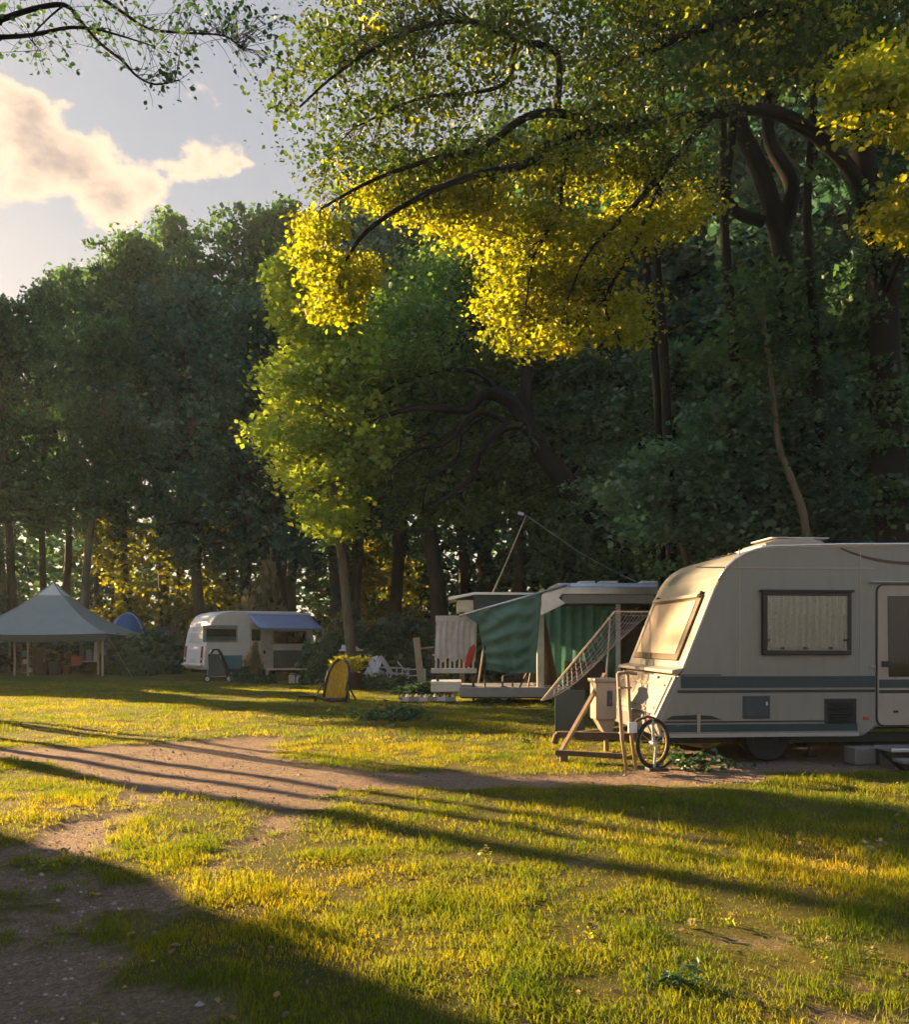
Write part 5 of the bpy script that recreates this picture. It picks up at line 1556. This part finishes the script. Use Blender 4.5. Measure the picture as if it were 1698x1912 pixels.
# lamp pole ------------------------------------------------------------------------
lp = thing('lamp_pole', 'thin slanting pole with a white lamp head above the trailer', 'lamp pole', tuple(W(905, 1265, 22)))
lp.location.z = 0
ol = Vector(lp.location)
MB().tube([Vector((W(890, 1190, 22).x, 22, -0.02)) - ol, W(918, 1112, 22) - ol, W(950, 1040, 22) - ol, W(983, 962, 22) - ol], [0.026, 0.022, 0.018, 0.014], 8).build('pole', M['wood_pale'], lp, smooth=True)
MB().box(W(973, 959, 22) - ol, (0.16, 0.09, 0.07), Matrix.Rotation(R(15), 3, 'Y')).build('lamp_head', M['plastic_white'], lp, bevel=0.02)
MB().tube([W(983, 962, 22) - ol, W(1030, 995, 22) - ol, W(1085, 1033, 22) - ol, W(1150, 1068, 22) - ol, W(1200, 1092, 21) - ol], 0.012, 5).build('stay_line', M['net'], lp)

# ------------------------------------------------------------------ small caravan
sc_ = thing('small_caravan', 'small white caravan with a blue awning in the middle distance', 'caravan', (W(380, 1270, 31).x, 31, 0.0), R(36))
sc_.scale = (1.07, 1.07, 1.0)
SL = 4.15
SP = [(0.10, 0.36), (0.0, 0.50), (0.04, 1.1), (0.16, 1.75), (0.30, 2.15), (0.45, 2.36), (0.65, 2.47), (0.95, 2.53), (3.4, 2.55), (3.8, 2.45), (4.05, 2.2), (4.15, 1.2), (4.15, 0.5), (4.08, 0.36)]
MB().prism(SP, lambda u, v, t: (u, t, v), 0, 2.1).build('body', M['white'], sc_, bevel=0.05, seg=3)
def sx_(px): return (px - 390) / 187.0 * SL
def sz_(py): return EYE + (1195 - py) / 51.6
def srect(px0, px1, py0, py1, t, b0=0.0):
    return MB().span((sx_(px0), -b0 - t, sz_(py1)), (sx_(px1), -b0 + 0.004, sz_(py0)))
w1 = srect(389, 444, 1167, 1199, 0.02).build('side_window', M['grey_trim'], sc_, bevel=0.01)
srect(394, 441, 1174, 1196, 0.006, 0.02).build('pane', M['glass_dark'], w1)
srect(394, 441, 1188, 1196, 0.004, 0.027).build('shelf_line', M['panel_grey'], w1)
dr_ = srect(464, 503, 1162, 1252, 0.015).build('door', M['white_dirty'], sc_, bevel=0.01)
srect(467, 483, 1174, 1196, 0.008, 0.015).build('door_window', M['glass_dark'], dr_)
srect(487, 490, 1215, 1222, 0.02, 0.015).build('handle', M['black'], dr_)
w2 = srect(503, 563, 1176, 1203, 0.02).build('side_window', M['grey_trim'], sc_, bevel=0.01)
srect(506, 560, 1179, 1201, 0.006, 0.02).build('pane', M['glass_dark'], w2)
srect(504, 576, 1215, 1250, 0.012).build('lower_panel', M['panel_grey'], sc_)
srect(418, 452, 1224, 1250, 0.012).build('blue_hatch', M['panel_blue'], sc_, bevel=0.006)
srect(386, 455, 1250, 1256, 0.02).build('skirt', M['navy'], sc_)
def srear(y0, y1, z0, z1, o0, o1):
    f = lambda y, z, o: (np.interp(z, [0.5, 1.1, 1.75, 2.15], [0, 0.04, 0.16, 0.30]) - o, y, z)
    pts = [(y0, z0), (y1, z0), (y1, z1), (y0, z1)]
    return MB().add([f(a, b_, o0) for a, b_ in pts] + [f(a, b_, o1) for a, b_ in pts], [(3, 2, 1, 0), (4, 5, 6, 7), (0, 1, 5, 4), (1, 2, 6, 5), (2, 3, 7, 6), (3, 0, 4, 7)])
srear(0.45, 1.65, 1.35, 1.95, -0.01, 0.02).build('rear_window', M['white_dirty'], sc_, bevel=0.01)
for y in (0.22, 1.88):
    tl = srear(y - 0.09, y + 0.09, 0.62, 1.22, -0.01, 0.03).build('tail_light', M['lamp_red'], sc_, bevel=0.01)
    srear(y - 0.09, y + 0.09, 0.72, 0.80, 0.028, 0.034).build('reverse_lens', M['white_dirty'], tl)
srear(0.1, 2.0, 0.50, 0.56, -0.01, 0.10).build('bumper', M['white_dirty'], sc_, bevel=0.01)
srear(0.75, 1.35, 0.62, 0.74, -0.01, 0.015).build('number_plate', M['white_dirty'], sc_)
wheel(sc_, (1.75, 0.18, 0.29), 0.29)
wheel(sc_, (1.75, 1.92, 0.29), 0.29)
MB().span((0.2, 0.3, 0.24), (3.9, 0.4, 0.36)).span((0.2, 1.7, 0.24), (3.9, 1.8, 0.36)).build('chassis', M['black'], sc_)
MB().bar((3.9, 0.4, 0.32), (5.1, 1.05, 0.36), 0.06, 0.08).bar((3.9, 1.7, 0.32), (5.1, 1.05, 0.36), 0.06, 0.08).build('drawbar', M['black'], sc_)
MB().tube([(5.05, 1.05, 0.6), (5.05, 1.05, 0.0)], 0.03, 8).build('jockey_post', M['alu'], sc_)
# blue awning
ax0, ax1 = 1.55, 3.95
an = MB().grid(lambda u, v: (ax0 + u * (ax1 - ax0), 0.0 - 1.15 * v, 2.44 - 0.55 * v - 0.06 * math.sin(v * math.pi) - 0.03 * math.sin(u * math.pi) * v), 12, 8).build('awning', M['awning_blue'], sc_, smooth=True, solid=0.012)
MB().span((ax0 - 0.02, -0.05, 2.42), (ax1 + 0.02, 0.0, 2.50)).build('awning_rail', M['white'], an, bevel=0.01)
MB().span((ax0, -1.165, 1.84), (ax1, -1.145, 1.89)).build('awning_hem', M['awning_blue'], an)
for x_ in (ax0 + 0.03, ax1 - 0.03):
    MB().tube([(x_, -1.14, 1.87), (x_, -1.14, -0.02)], 0.02, 8).build('awning_pole', M['wood_pale'], an)
MB().tube([(ax1, -1.14, 1.86), (ax1 + 0.1, -1.9, 0.0)], 0.006, 4).build('guy_rope', M['net'], an)

# things by the small caravan -----------------------------------------------------
pc = thing('pushchair', 'black pushchair with a hooked handle before the small caravan', 'pushchair', (W(402, 1272, 29.5).x, 29.5, 0), R(10))
MB().tube([(-0.18, 0, 0.98), (-0.08, 0, 1.12), (0.08, 0, 1.12), (0.16, 0, 1.0), (0.32, 0, 0.62), (0.45, 0, 0.28)], 0.032, 8).tube([(-0.18, 0.4, 0.98), (-0.08, 0.4, 1.12), (0.08, 0.4, 1.12), (0.16, 0.4, 1.0), (0.32, 0.4, 0.62), (0.45, 0.4, 0.28)], 0.032, 8).build('handle', M['black'], pc, smooth=True)
MB().prism([(-0.22, 0.22), (-0.24, 0.90), (0.10, 0.92), (0.36, 0.42), (0.36, 0.22)], lambda u, v, t: (u, t, v), 0.04, 0.36).build('seat_fabric', M['tarp_navy'], pc, bevel=0.03)
MB().span((-0.26, 0.02, 0.90), (0.12, 0.38, 0.97)).build('hood', M['black'], pc, bevel=0.03)
MB().tube([(-0.24, 0.0, 0.9), (-0.26, 0.0, 0.1)], 0.02, 6).tube([(0.46, 0.0, 0.3), (0.46, 0.0, 0.1)], 0.02, 6).bar((-0.26, 0, 0.2), (0.46, 0, 0.2), 0.03, 0.03).build('frame', M['grey_trim'], pc)
for p_ in ((-0.26, -0.02, 0.12), (0.46, -0.02, 0.12), (-0.26, 0.42, 0.12), (0.46, 0.42, 0.12)):
    wheel(pc, p_, 0.12, 0.05)
bn = thing('plank_bench', 'long low plank bench under the blue awning', 'bench', (W(540, 1278, 28.5).x, 28.5, 0), R(4))
for k in range(2):
    MB().span((-0.75, -0.20 + k * 0.21, 0.46), (0.72, -0.01 + k * 0.21, 0.50)).build('plank', M['wood_pale'], bn, bevel=0.006)
for x_ in (-0.70, 0.66):
    for y_ in (-0.15, 0.15):
        MB().span((x_ - 0.04, y_ - 0.03, -0.01), (x_ + 0.04, y_ + 0.03, 0.46)).build('leg', M['wood_pale'], bn)
for i, (px, mt, s_, lab) in enumerate(((478, 'black', 0.16, 'dark water can on the grass left of the plank bench'), (545, 'white_dirty', 0.17, 'pale jug under the plank bench'), (558, 'plastic_white', 0.14, 'small white tub under the right of the plank bench'), (440, 'black', 0.18, 'dark canister right of the pushchair'))):
    d_ = 28.6
    jug = thing('canister', lab, 'canister', (W(px, 1270, d_).x, d_, 0), 0.3 * i, 'canisters by the small caravan')
    MB().span((-s_ * .6, -s_ * .4, 0), (s_ * .6, s_ * .4, s_ * 1.7)).build('body', M[mt], jug, bevel=0.03)
    MB().tube([(-s_ * .3, 0, s_ * 1.68), (-s_ * .25, 0, s_ * 2.0), (s_ * .25, 0, s_ * 2.0), (s_ * .35, 0, s_ * 1.68)], 0.02, 6).build('handle', M[mt], jug)
    MB().lathe([(0.03, s_ * 1.68), (0.03, s_ * 1.9)], (s_ * .42, 0, 0), 8).build('cap', M['red'] if i == 1 else M['black'], jug)
for args in (('loose', W(590, 1270, 28.2).x, 28.2, 0.45, 0.4, 0.75, 'small leafy plant right of the plank bench'), ('loose', W(455, 1275, 28.7).x, 28.7, 0.35, 0.35, 0.5, 'small leafy plant right of the pushchair'), ('loose', W(492, 1280, 28.4).x, 28.4, 0.4, 0.4, 0.45, 'small leafy plant left of the plank bench')):
    bush(*args)
bush('loose', W(483, 1260, 30.2).x, 29.4, 0.35, 0.3, 1.2, 'pale grassy plant beside the caravan door', leaf='leaf_sage')

# yellow reclining chair -----------------------------------------------------------
yc = thing('reclining_chair', 'black framed reclining chair with a yellow cover on the grass', 'chair', (W(625, 1313, 20).x, 20, 0), R(-14))
def ypad(u, v):
    w = 0.235 * (1 - 0.16 * max(0, v - 0.62) / 0.38) * (1 if v < 0.9 else math.sqrt(max(0.0, 1 - ((v - 0.9) / 0.115) ** 2)))
    x = (u * 2 - 1) * w + 0.09 * v
    return (x, 0.30 * v + 0.05 * math.cos((u - 0.5) * math.pi) - 0.10 * v * (1 - v) + 0.012 * math.sin(u * 31), 0.10 + 0.88 * v)
MB().grid(ypad, 24, 30).build('cover', M['yellow_cloth'], yc, smooth=True, solid=0.03)
MB().tube([(-0.27, 0.02, 0.02), (-0.28, 0.05, 0.2), (-0.27, 0.10, 0.45), (-0.22, 0.18, 0.70), (-0.12, 0.26, 0.90), (0.0, 0.31, 1.0)], 0.034, 8).tube([(0.27, 0.02, 0.02), (0.29, 0.05, 0.2), (0.31, 0.10, 0.45), (0.30, 0.18, 0.70), (0.24, 0.26, 0.90), (0.10, 0.31, 1.0)], 0.034, 8).build('frame', M['black'], yc, smooth=True)
MB().tube([(-0.30, 0.02, 0.07), (-0.1, -0.04, 0.04), (0.1, -0.04, 0.04), (0.30, 0.02, 0.07)], 0.055, 8).build('seat_bar', M['black'], yc, smooth=True)
for x_ in (-0.31, 0.31):
    MB().tube([(x_, 0.05, 0.45), (x_ * 1.25, -0.10, 0.22), (x_ * 1.35, -0.16, 0.0)], 0.022, 6).build('leg', M['black'], yc)
    MB().tube([(x_, 0.05, 0.42), (x_ * 1.15, 0.5, 0.0)], 0.022, 6).build('leg', M['black'], yc)
    MB().tube([(x_ * 1.02, 0.12, 0.46), (x_ * 1.2, -0.02, 0.50), (x_ * 1.25, -0.14, 0.46)], 0.03, 6).build('armrest', M['black'], yc, smooth=True)
MB().tube([(-0.30, 0, 0.08), (-0.60, -0.10, 0.13), (-0.85, -0.12, 0.10), (-0.90, -0.12, 0.0)], 0.02, 6).box((-0.62, -0.1, 0.14), (0.36, 0.3, 0.03)).build('footrest', M['black'], yc)

# flower tub behind it
ft = thing('flower_tub', 'dark red tub with wilting leaves behind the yellow chair', 'planter', (W(655, 1265, 25).x, 25, 0))
MB().lathe([(0.26, 0), (0.33, 0.45), (0.36, 0.45), (0.36, 0.52), (0.30, 0.52), (0.28, 0.46)], (0, 0, 0), 14).build('tub', M['maroon'], ft)
rngp = np.random.default_rng(8)
C, S, rn = clump_leaves(np.stack([rngp.normal(size=60) * 0.22, rngp.normal(size=60) * 0.2, 0.6 + rngp.random(60) * 0.35], 1), 14, 0.10, 0.09, rngp)
link('foliage', leaf_mesh('foliage', C, S, rn, rngp, M['leaf_gold'], fine=False), ft)

# white round table with parasol base look
wt = thing('garden_table', 'white garden table with folded cloth right of the blue awning', 'table', (W(656, 1240, 29).x, 29, 0))
MB().lathe([(0.40, 1.08), (0.41, 1.10), (0.41, 1.13), (0.36, 1.14)], (0, 0, 0), 20).build('top', M['plastic_white'], wt)
MB().lathe([(0.18, 0.0), (0.18, 0.04), (0.05, 0.08), (0.045, 1.08)], (0, 0, 0), 12).build('pedestal', M['white_dirty'], wt)
MB().prism([(-0.33, 1.14), (-0.30, 1.30), (-0.10, 1.24), (0.02, 1.38), (0.12, 1.26), (0.30, 1.14)], lambda u, v, t: (u, t, v), -0.15, 0.15).build('folded_cloth', M['plastic_white'], wt, bevel=0.03)


def garden_chair(x, y, rz, label, back=0.95):
    c = thing('garden_chair', label, 'chair', (x, y, 0), rz, 'white garden chairs')
    for i in range(5):
        MB().bar((-0.2 + i * 0.1, 0.14, 0.36), (-0.2 + i * 0.1, 0.50, back - 0.03 * abs(i - 2)), 0.085, 0.018).build('back_slat', M['plastic_white'], c, bevel=0.004)
    for i in range(4):
        MB().span((-0.26, -0.36 + i * 0.125, 0.34 + i * -0.008), (0.26, -0.25 + i * 0.125, 0.36 - i * 0.008)).build('seat_slat', M['plastic_white'], c)
    for s in (-1, 1):
        MB().bar((s * 0.27, -0.36, 0), (s * 0.27, -0.36, 0.52), 0.05, 0.04).build('leg', M['plastic_white'], c)
        MB().bar((s * 0.27, 0.42, 0), (s * 0.27, 0.18, 0.40), 0.05, 0.04).build('leg', M['plastic_white'], c)
        MB().bar((s * 0.29, -0.40, 0.53), (s * 0.29, 0.30, 0.53), 0.09, 0.02).build('armrest', M['plastic_white'], c)
    return c


garden_chair(W(690, 1255, 28.5).x, 28.5, R(-25), 'white garden chair nearest the yellow chair', 0.92)
garden_chair(W(716, 1255, 28.9).x, 28.9, R(60), 'low white garden chair between two others', 0.6)
garden_chair(W(738, 1255, 28.3).x, 28.3, R(115), 'white garden chair with back tilted steeply to the right', 0.95)
garden_chair(W(772, 1258, 27).x, 27, R(95), 'white garden chair beside the leaning plank', 0.8)
pk = thing('leaning_plank', 'wide pale wooden plank standing left of the slatted screen', 'plank', (W(784, 1260, 26).x, 26, 0), R(5))
MB().bar((0.06, 0, -0.02), (-0.10, 0.06, 1.52), 0.20, 0.05, up=(0, 1, 0)).build('plank', M['wood_pale'], pk, bevel=0.008)
MB().bar((-0.02, 0.1, 1.18), (0.44, 0.1, 1.24), 0.10, 0.05).build('cross_board', M['wood_pale'], pk, bevel=0.006)
MB().bar((0.40, 0.1, 1.2), (0.42, 0.1, -0.02), 0.07, 0.05).build('support', M['wood_dark'], pk)
for i, (px, py, d_, s_, lab) in enumerate(((700, 1275, 26, 0.6, 'tall weeds left below the white garden chairs'), (740, 1275, 25, 0.6, 'tall weeds right below the white garden chairs'), (670, 1278, 25.5, 0.5, 'tall weeds behind the yellow chair'), (785, 1280, 23, 0.5, 'weeds at the foot of the leaning plank'))):
    bush('loose', W(px, py, d_).x, d_, s_ * 1.3, s_ * 0.8, s_ * 0.62, lab, leaf='leaf_hedge', name='weeds', group='weeds by the garden chairs')

# ------------------------------------------------------------------ gazebo
GD = 37.0
gx = W(100, 1257, GD).x
gz = thing('gazebo', 'grey blue pagoda gazebo with a white peak at the left', 'gazebo', (gx, GD, 0), R(7))
HW, EV, AP = 2.98, 1.72, 3.95
def roofp(a, s, half=HW):
    # a corner-to-corner 0..1 on one side, s 0 eave .. 1 apex (concave)
    r_ = half * (1 - s)
    z = EV + (AP - EV) * (0.45 * s + 0.55 * s ** 2.2)
    return (-r_ + 2 * r_ * a, -r_, z - 0.10 * math.sin(a * math.pi) * (1 - s) * 0.6)
for k in range(4):
    rot = Matrix.Rotation(k * math.pi / 2, 3, 'Z')
    MB().grid(lambda u, v: rot @ Vector(roofp(u, v * 0.83)), 16, 16).build('roof_panel', M['canopy'], gz, smooth=True)
    MB().grid(lambda u, v: rot @ Vector(roofp(u, 0.83 + v * 0.169)), 4, 4).build('peak', M['peak_white'], gz)
    MB().grid(lambda u, v: rot @ (Vector(roofp(u, 0)) + Vector((0, 0.012 - 0.02 * math.sin(u * 40), -0.28 * v))), 60, 2).build('valance', M['canopy_dark'], gz)
    MB().tube([rot @ Vector(roofp(0, s / 8)) for s in range(9)], 0.03, 6).build('seam', M['canopy'], gz, smooth=True)
for xx, yy in ((-1.25, -2.6), (-0.75, -2.3), (2.8, -2.8), (2.8, 2.6), (-2.8, 2.7), (-2.8, -2.8), (-0.2, -2.4), (2.35, -1.8)):
    MB().tube([(xx, yy, -0.02), (xx, yy, EV + 0.02)], 0.045, 8).build('post', M['wood_pale'], gz)
for xx, yy in ((2.98, -2.98), (-2.98, -2.98), (2.98, 2.98)):
    MB().tube([(xx, yy, EV - 0.02), (xx * 1.4, yy * 1.25, 0.0)], 0.012, 4).build('guy_rope', M['net'], gz)
sh = thing('shelf_unit', 'narrow wooden shelf unit with boxes under the gazebo', 'shelf', (W(54, 1257, 36).x, 36, 0))
MB().span((-0.27, -0.18, 0), (-0.24, 0.18, 1.4)).build('side_panel', M['wood'], sh)
MB().span((0.24, -0.18, 0), (0.27, 0.18, 1.4)).build('side_panel', M['wood'], sh)
for z in (0.08, 0.42, 0.76, 1.10, 1.38):
    MB().span((-0.24, -0.18, z), (0.24, 0.18, z + 0.03)).build('shelf_board', M['wood'], sh)
for i, z in enumerate((0.11, 0.45, 0.79, 1.13)):
    for j in range(2):
        o = MB().span((-0.20 + j * 0.2, -0.15, 0), (-0.03 + j * 0.2, 0.12, 0.14 + 0.05 * ((i + j) % 3))).build('storage_box', (M['panel_grey'], M['white_dirty'], M['panel_blue'], M['wood_dark'])[(i + j) % 4], None, bevel=0.01)
        o.location = (W(54, 1257, 36).x, 36, z)
        tag(o, ('left' if j == 0 else 'right') + ' box on the ' + ('lowest', 'second', 'third', 'top')[i] + ' shelf under the gazebo', 'box', 'boxes on the shelf')
cd = thing('dark_cabinet', 'dark wooden cabinet with pale posts under the gazebo', 'cabinet', (W(80, 1257, 36).x, 36, 0))
MB().span((-0.22, -0.15, 0.0), (0.22, 0.25, 1.15)).build('cabinet_box', M['wood_dark'], cd, bevel=0.01)
MB().span((-0.20, -0.175, 0.05), (0.20, -0.148, 1.10)).build('door', M['wood_dark'], cd, bevel=0.006)
MB().box((0.15, -0.19, 0.6), (0.03, 0.03, 0.12)).build('handle', M['alu'], cd)
pl = thing('planter', 'black planter with a leafy plant under the gazebo', 'planter', (W(103, 1259, 35.5).x, 35.5, 0))
MB().prism([(-0.17, 0), (0.17, 0), (0.21, 0.60), (-0.21, 0.60)], lambda u, v, t: (u, t, v), -0.18, 0.18).build('pot', M['black'], pl, bevel=0.02)
C, S, rn = clump_leaves(np.stack([rngp.normal(size=40) * 0.14, rngp.normal(size=40) * 0.14, 0.65 + rngp.random(40) * 0.45], 1), 12, 0.10, 0.12, rngp)
link('foliage', leaf_mesh('foliage', C, S, rn, rngp, M['leaf_gold'], fine=False), pl)
pl2 = thing('flower_pot', 'red pot with yellow leafy plant in the middle of the gazebo', 'planter', (W(124, 1259, 36.5).x, 36.5, 0))
MB().lathe([(0.14, 0), (0.20, 0.32), (0.22, 0.32), (0.22, 0.37), (0.17, 0.37)], (0, 0, 0), 12).build('pot', M['terracotta'], pl2)
C, S, rn = clump_leaves(np.stack([rngp.normal(size=50) * 0.2, rngp.normal(size=50) * 0.2, 0.5 + rngp.random(50) * 0.45], 1), 12, 0.10, 0.12, rngp)
link('foliage', leaf_mesh('foliage', C, S, rn, rngp, M['leaf_yellow'], fine=False), pl2)
tb = thing('camp_table', 'white folding table under the right half of the gazebo', 'table', (W(172, 1257, 36.5).x, 36.5, 0))
MB().span((-0.6, -0.3, 0.52), (0.6, 0.3, 0.56)).build('top', M['white_dirty'], tb, bevel=0.01)
for x_ in (-0.55, 0.55):
    MB().bar((x_, -0.25, 0), (x_, 0.25, 0.52), 0.03, 0.03).build('leg', M['black'], tb)
    MB().bar((x_ * 0.94, 0.25, 0), (x_ * 0.94, -0.25, 0.52), 0.03, 0.03).build('leg', M['black'], tb)
for i, (dx_, w_, h_2, mt, nm, lab) in enumerate(((-0.42, 0.2, 0.75, 'panel_grey', 'canister', 'tall grey canister on the table under the gazebo'), (-0.12, 0.26, 0.5, 'skin_bag', 'bag', 'lilac blue bag on the table under the gazebo'), (0.2, 0.22, 0.85, 'plastic_white', 'canister', 'white box on the table under the gazebo'), (0.42, 0.18, 0.35, 'black', 'bag', 'small black bag on the table under the gazebo'))):
    o = MB().prism([(-w_ / 2, 0), (w_ / 2, 0), (w_ / 2 * 0.95, h_2 * 0.7), (w_ / 4, h_2), (-w_ / 3, h_2 * 0.95)], lambda u, v, t: (u, t, v), -0.1, 0.1).build(nm, M[mt], None, bevel=0.02)
    o.location = (W(172, 1257, 36.5).x + dx_, 36.5, 0.562)
    tag(o, lab, 'canister' if nm == 'canister' else 'bag')
rc = thing('folding_chair', 'red folding chair beside the table under the gazebo', 'chair', (W(142, 1257, 35.8).x, 35.8, 0), R(20))
MB().span((-0.22, -0.2, 0.38), (0.22, 0.2, 0.42)).build('seat', M['terracotta'], rc, bevel=0.01)
MB().bar((-0.0, 0.2, 0.40), (0.0, 0.32, 0.78), 0.42, 0.03, up=(0, 1, 0)).build('backrest', M['terracotta'], rc, bevel=0.01)
for x_ in (-0.2, 0.2):
    MB().bar((x_, -0.2, 0), (x_, 0.2, 0.42), 0.025, 0.025).build('leg', M['black'], rc)
    MB().bar((x_ * 0.88, 0.2, 0), (x_ * 0.88, -0.2, 0.42), 0.025, 0.025).build('leg', M['black'], rc)

# blue dome tent & tarps -------------------------------------------------------------
bt = thing('dome_tent', 'blue dome tent behind the gazebo with a pale ribbed edge', 'tent', (W(240, 1220, 41).x, 41, 0), R(-12))
def dome(u, v, rx=0.95, ry=1.3, h=2.72):
    a = math.pi * u
    b2 = (v - 0.5) * math.pi * 0.98
    return (-rx * math.cos(a) * math.cos(b2 * 0.8), ry * math.sin(b2), h * math.sin(a) ** 0.85 * math.cos(b2) ** 0.7)
MB().grid(lambda u, v: dome(u, v * 0.5), 24, 10).build('front_panel', M['tent_blue'], bt, smooth=True)
MB().grid(lambda u, v: dome(u, 0.5 + v * 0.5), 24, 10).build('rear_panel', M['tent_blue'], bt, smooth=True)
MB().tube([Vector(dome(i / 24, 0.5)) * 1.01 for i in range(25)], 0.035, 6).build('pole_sleeve', M['tent_lilac'], bt, smooth=True)
MB().grid(lambda u, v: Vector(dome(0.05 + u * 0.42, 0.08 + v * 0.40)) * 1.012, 12, 10).build('pale_panel', M['tent_lilac'], bt, smooth=True)
b2 = thing('tarp_shelter', 'low dark blue tarp shelter behind the hedge', 'tarp', (W(305, 1220, 43).x, 43, 0))
MB().prism([(-0.85, 0.0), (-0.75, 1.3), (-0.1, 2.15), (0.6, 1.95), (0.95, 0.0)], lambda u, v, t: (u, t, v), -0.8, 0.9).build('sheet', M['navy'], b2, bevel=0.05)
MB().prism([(-0.7, 1.25), (0.72, 1.35), (0.7, 1.6), (-0.4, 1.75)], lambda u, v, t: (u, t, v), -0.83, -0.805).build('light_band', M['panel_blue'], b2)
b3 = thing('blue_tent', 'pale blue tent peeking out at the left picture edge', 'tent', (W(-18, 1220, 43).x, 43, 0))
MB().grid(lambda u, v: dome(u, v, 1.1, 1.4, 2.35), 20, 16).build('shell', M['tent_lilac'], b3, smooth=True)
MB().tube([Vector(dome(i / 24, 0.5, 1.1, 1.4, 2.35)) * 1.01 for i in range(25)], 0.035, 6).build('pole_sleeve', M['tent_blue'], b3, smooth=True)

# ------------------------------------------------------------------ weeds in the meadow
rngw = np.random.default_rng(44)
def tall_weed(px, py, h, label, heads=7, leaf='leaf_gold'):
    x, y = G(px, py)
    z0 = float(ground_z(np.array([x]), np.array([y]))[0])
    t = thing('tall_weed', label, 'weed', (x, y, z0 - 0.01), 0, 'tall weeds in the meadow')
    top = np.array([rngw.normal() * 0.02, rngw.normal() * 0.02, h])
    wd = Wood()
    st = bez((0, 0, 0), (rngw.normal() * 0.02, 0, h * .5), top * np.array([1, 1, .8]), 6)
    wd.tube(st, np.linspace(0.004, 0.0022, 6), 4)
    cl = []
    for i in range(heads):
        a = rngw.random() * 6.28; r_ = h * (0.08 + 0.2 * rngw.random())
        e = st[-1 - (i % 2)] + np.array([math.cos(a) * r_, math.sin(a) * r_, h * (0.08 + 0.14 * rngw.random())])
        wd.tube(bez(st[-1 - (i % 2)], (st[-1] + e) / 2 + np.array([0, 0, 0.01]), e, 4), np.linspace(0.002, 0.001, 4), 3)
        cl.append(e)
    link('stem', wd.mesh('stem', M['leaf_gold']), t)
    C, S, rn = clump_leaves(cl, 9, 0.018, 0.02, rngw)
    link('flower_heads', leaf_mesh('flower_heads', C, S, rn, rngw, M['leaf_sage'], fine=False, aspect=0.9), t)
    lv = np.array([st[i] + np.array([rngw.normal() * 0.015, rngw.normal() * 0.015, 0]) for i in (1, 2, 3, 3)])
    C, S, rn = clump_leaves(lv, 5, 0.02, 0.035, rngw)
    link('leaves', leaf_mesh('leaves', C, S, rn, rngw, M[leaf], fine=False, aspect=0.35), t)


tall_weed(1620, 1668, 0.30, 'tall umbel weed at the right in the sunlit strip', 10)
tall_weed(1668, 1570, 0.25, 'dark umbel weed at the right edge in the shade', 8, 'leaf_deep')
tall_weed(1500, 1576, 0.09, 'small white headed weed left of the tall umbel weed', 3)
tall_weed(1110, 1745, 0.09, 'short thin weed in the middle of the near grass', 3)
tall_weed(910, 1605, 0.11, 'thin dry stalk left in the shaded stripe', 2)
tall_weed(1290, 1728, 0.07, 'pale short stalk near the dark stripe', 2)
tall_weed(1365, 1725, 0.10, 'bent green stalk in the dark stripe', 2)
tall_weed(1625, 1785, 0.08, 'pale seed stalk at the lower right', 2)
tall_weed(1540, 1800, 0.13, 'thin green stalk at the lower right', 4)


def broad_weed(px, py, r_, h, label, n=40, leaf='leaf_hedge', s=0.045):
    x, y = G(px, py)
    z0 = float(ground_z(np.array([x]), np.array([y]))[0])
    t = thing('leafy_weed', label, 'weed', (x, y, z0 - 0.005), 0, 'leafy weeds in the meadow')
    c = np.stack([rngw.normal(size=n) * r_ * .5, rngw.normal(size=n) * r_ * .4, np.abs(rngw.normal(size=n)) * h * .5 + 0.01], 1)
    C, S, rn = clump_leaves(c, 6, 0.02 + 0.02 * r_, s, rngw)
    C[:, 2] = np.abs(C[:, 2])
    link('leaves', leaf_mesh('leaves', C, S, rn, rngw, M[leaf], fine=True, aspect=0.5), t)


broad_weed(1265, 1838, 0.10, 0.10, 'dark leafy weed low in the near grass right of centre', 22, 'leaf_deep', 0.032)
broad_weed(1300, 1432, 0.38, 0.16, 'dark grass tuft beside the cart wheel', 90, s=0.07)
broad_weed(725, 1343, 0.85, 0.22, 'wide dark leafy patch on the mown grass before the trailer', 150, s=0.10)
broad_weed(790, 1329, 0.12, 0.12, 'tiny dark tuft right of the leafy patch', 16, s=0.06)
broad_weed(105, 1617, 0.14, 0.05, 'small yellow grass tuft on the gravel track', 40, 'leaf_gold', 0.03)
broad_weed(985, 1392, 0.06, 0.08, 'tiny tuft on the sunlit grass left of the prop', 8, s=0.05)

# ------------------------------------------------------------------ air
def build_haze():
    b = MB().span((-270, -35, -1.2), (270, 270, 32))
    m, nt, out = new_mat('haze')
    pv = nt.nodes.new('ShaderNodeVolumePrincipled')
    pv.inputs['Color'].default_value = (0.74, 0.90, 1.0, 1)
    pv.inputs['Density'].default_value = 0.0006
    pv.inputs['Anisotropy'].default_value = 0.2
    nt.links.new(pv.outputs[0], out.inputs['Volume'])
    o = b.build('haze', m)
    o['kind'] = 'stuff'; o['label'] = 'thin evening haze in the air over the meadow'


HAZE = True
if HAZE:
    build_haze()
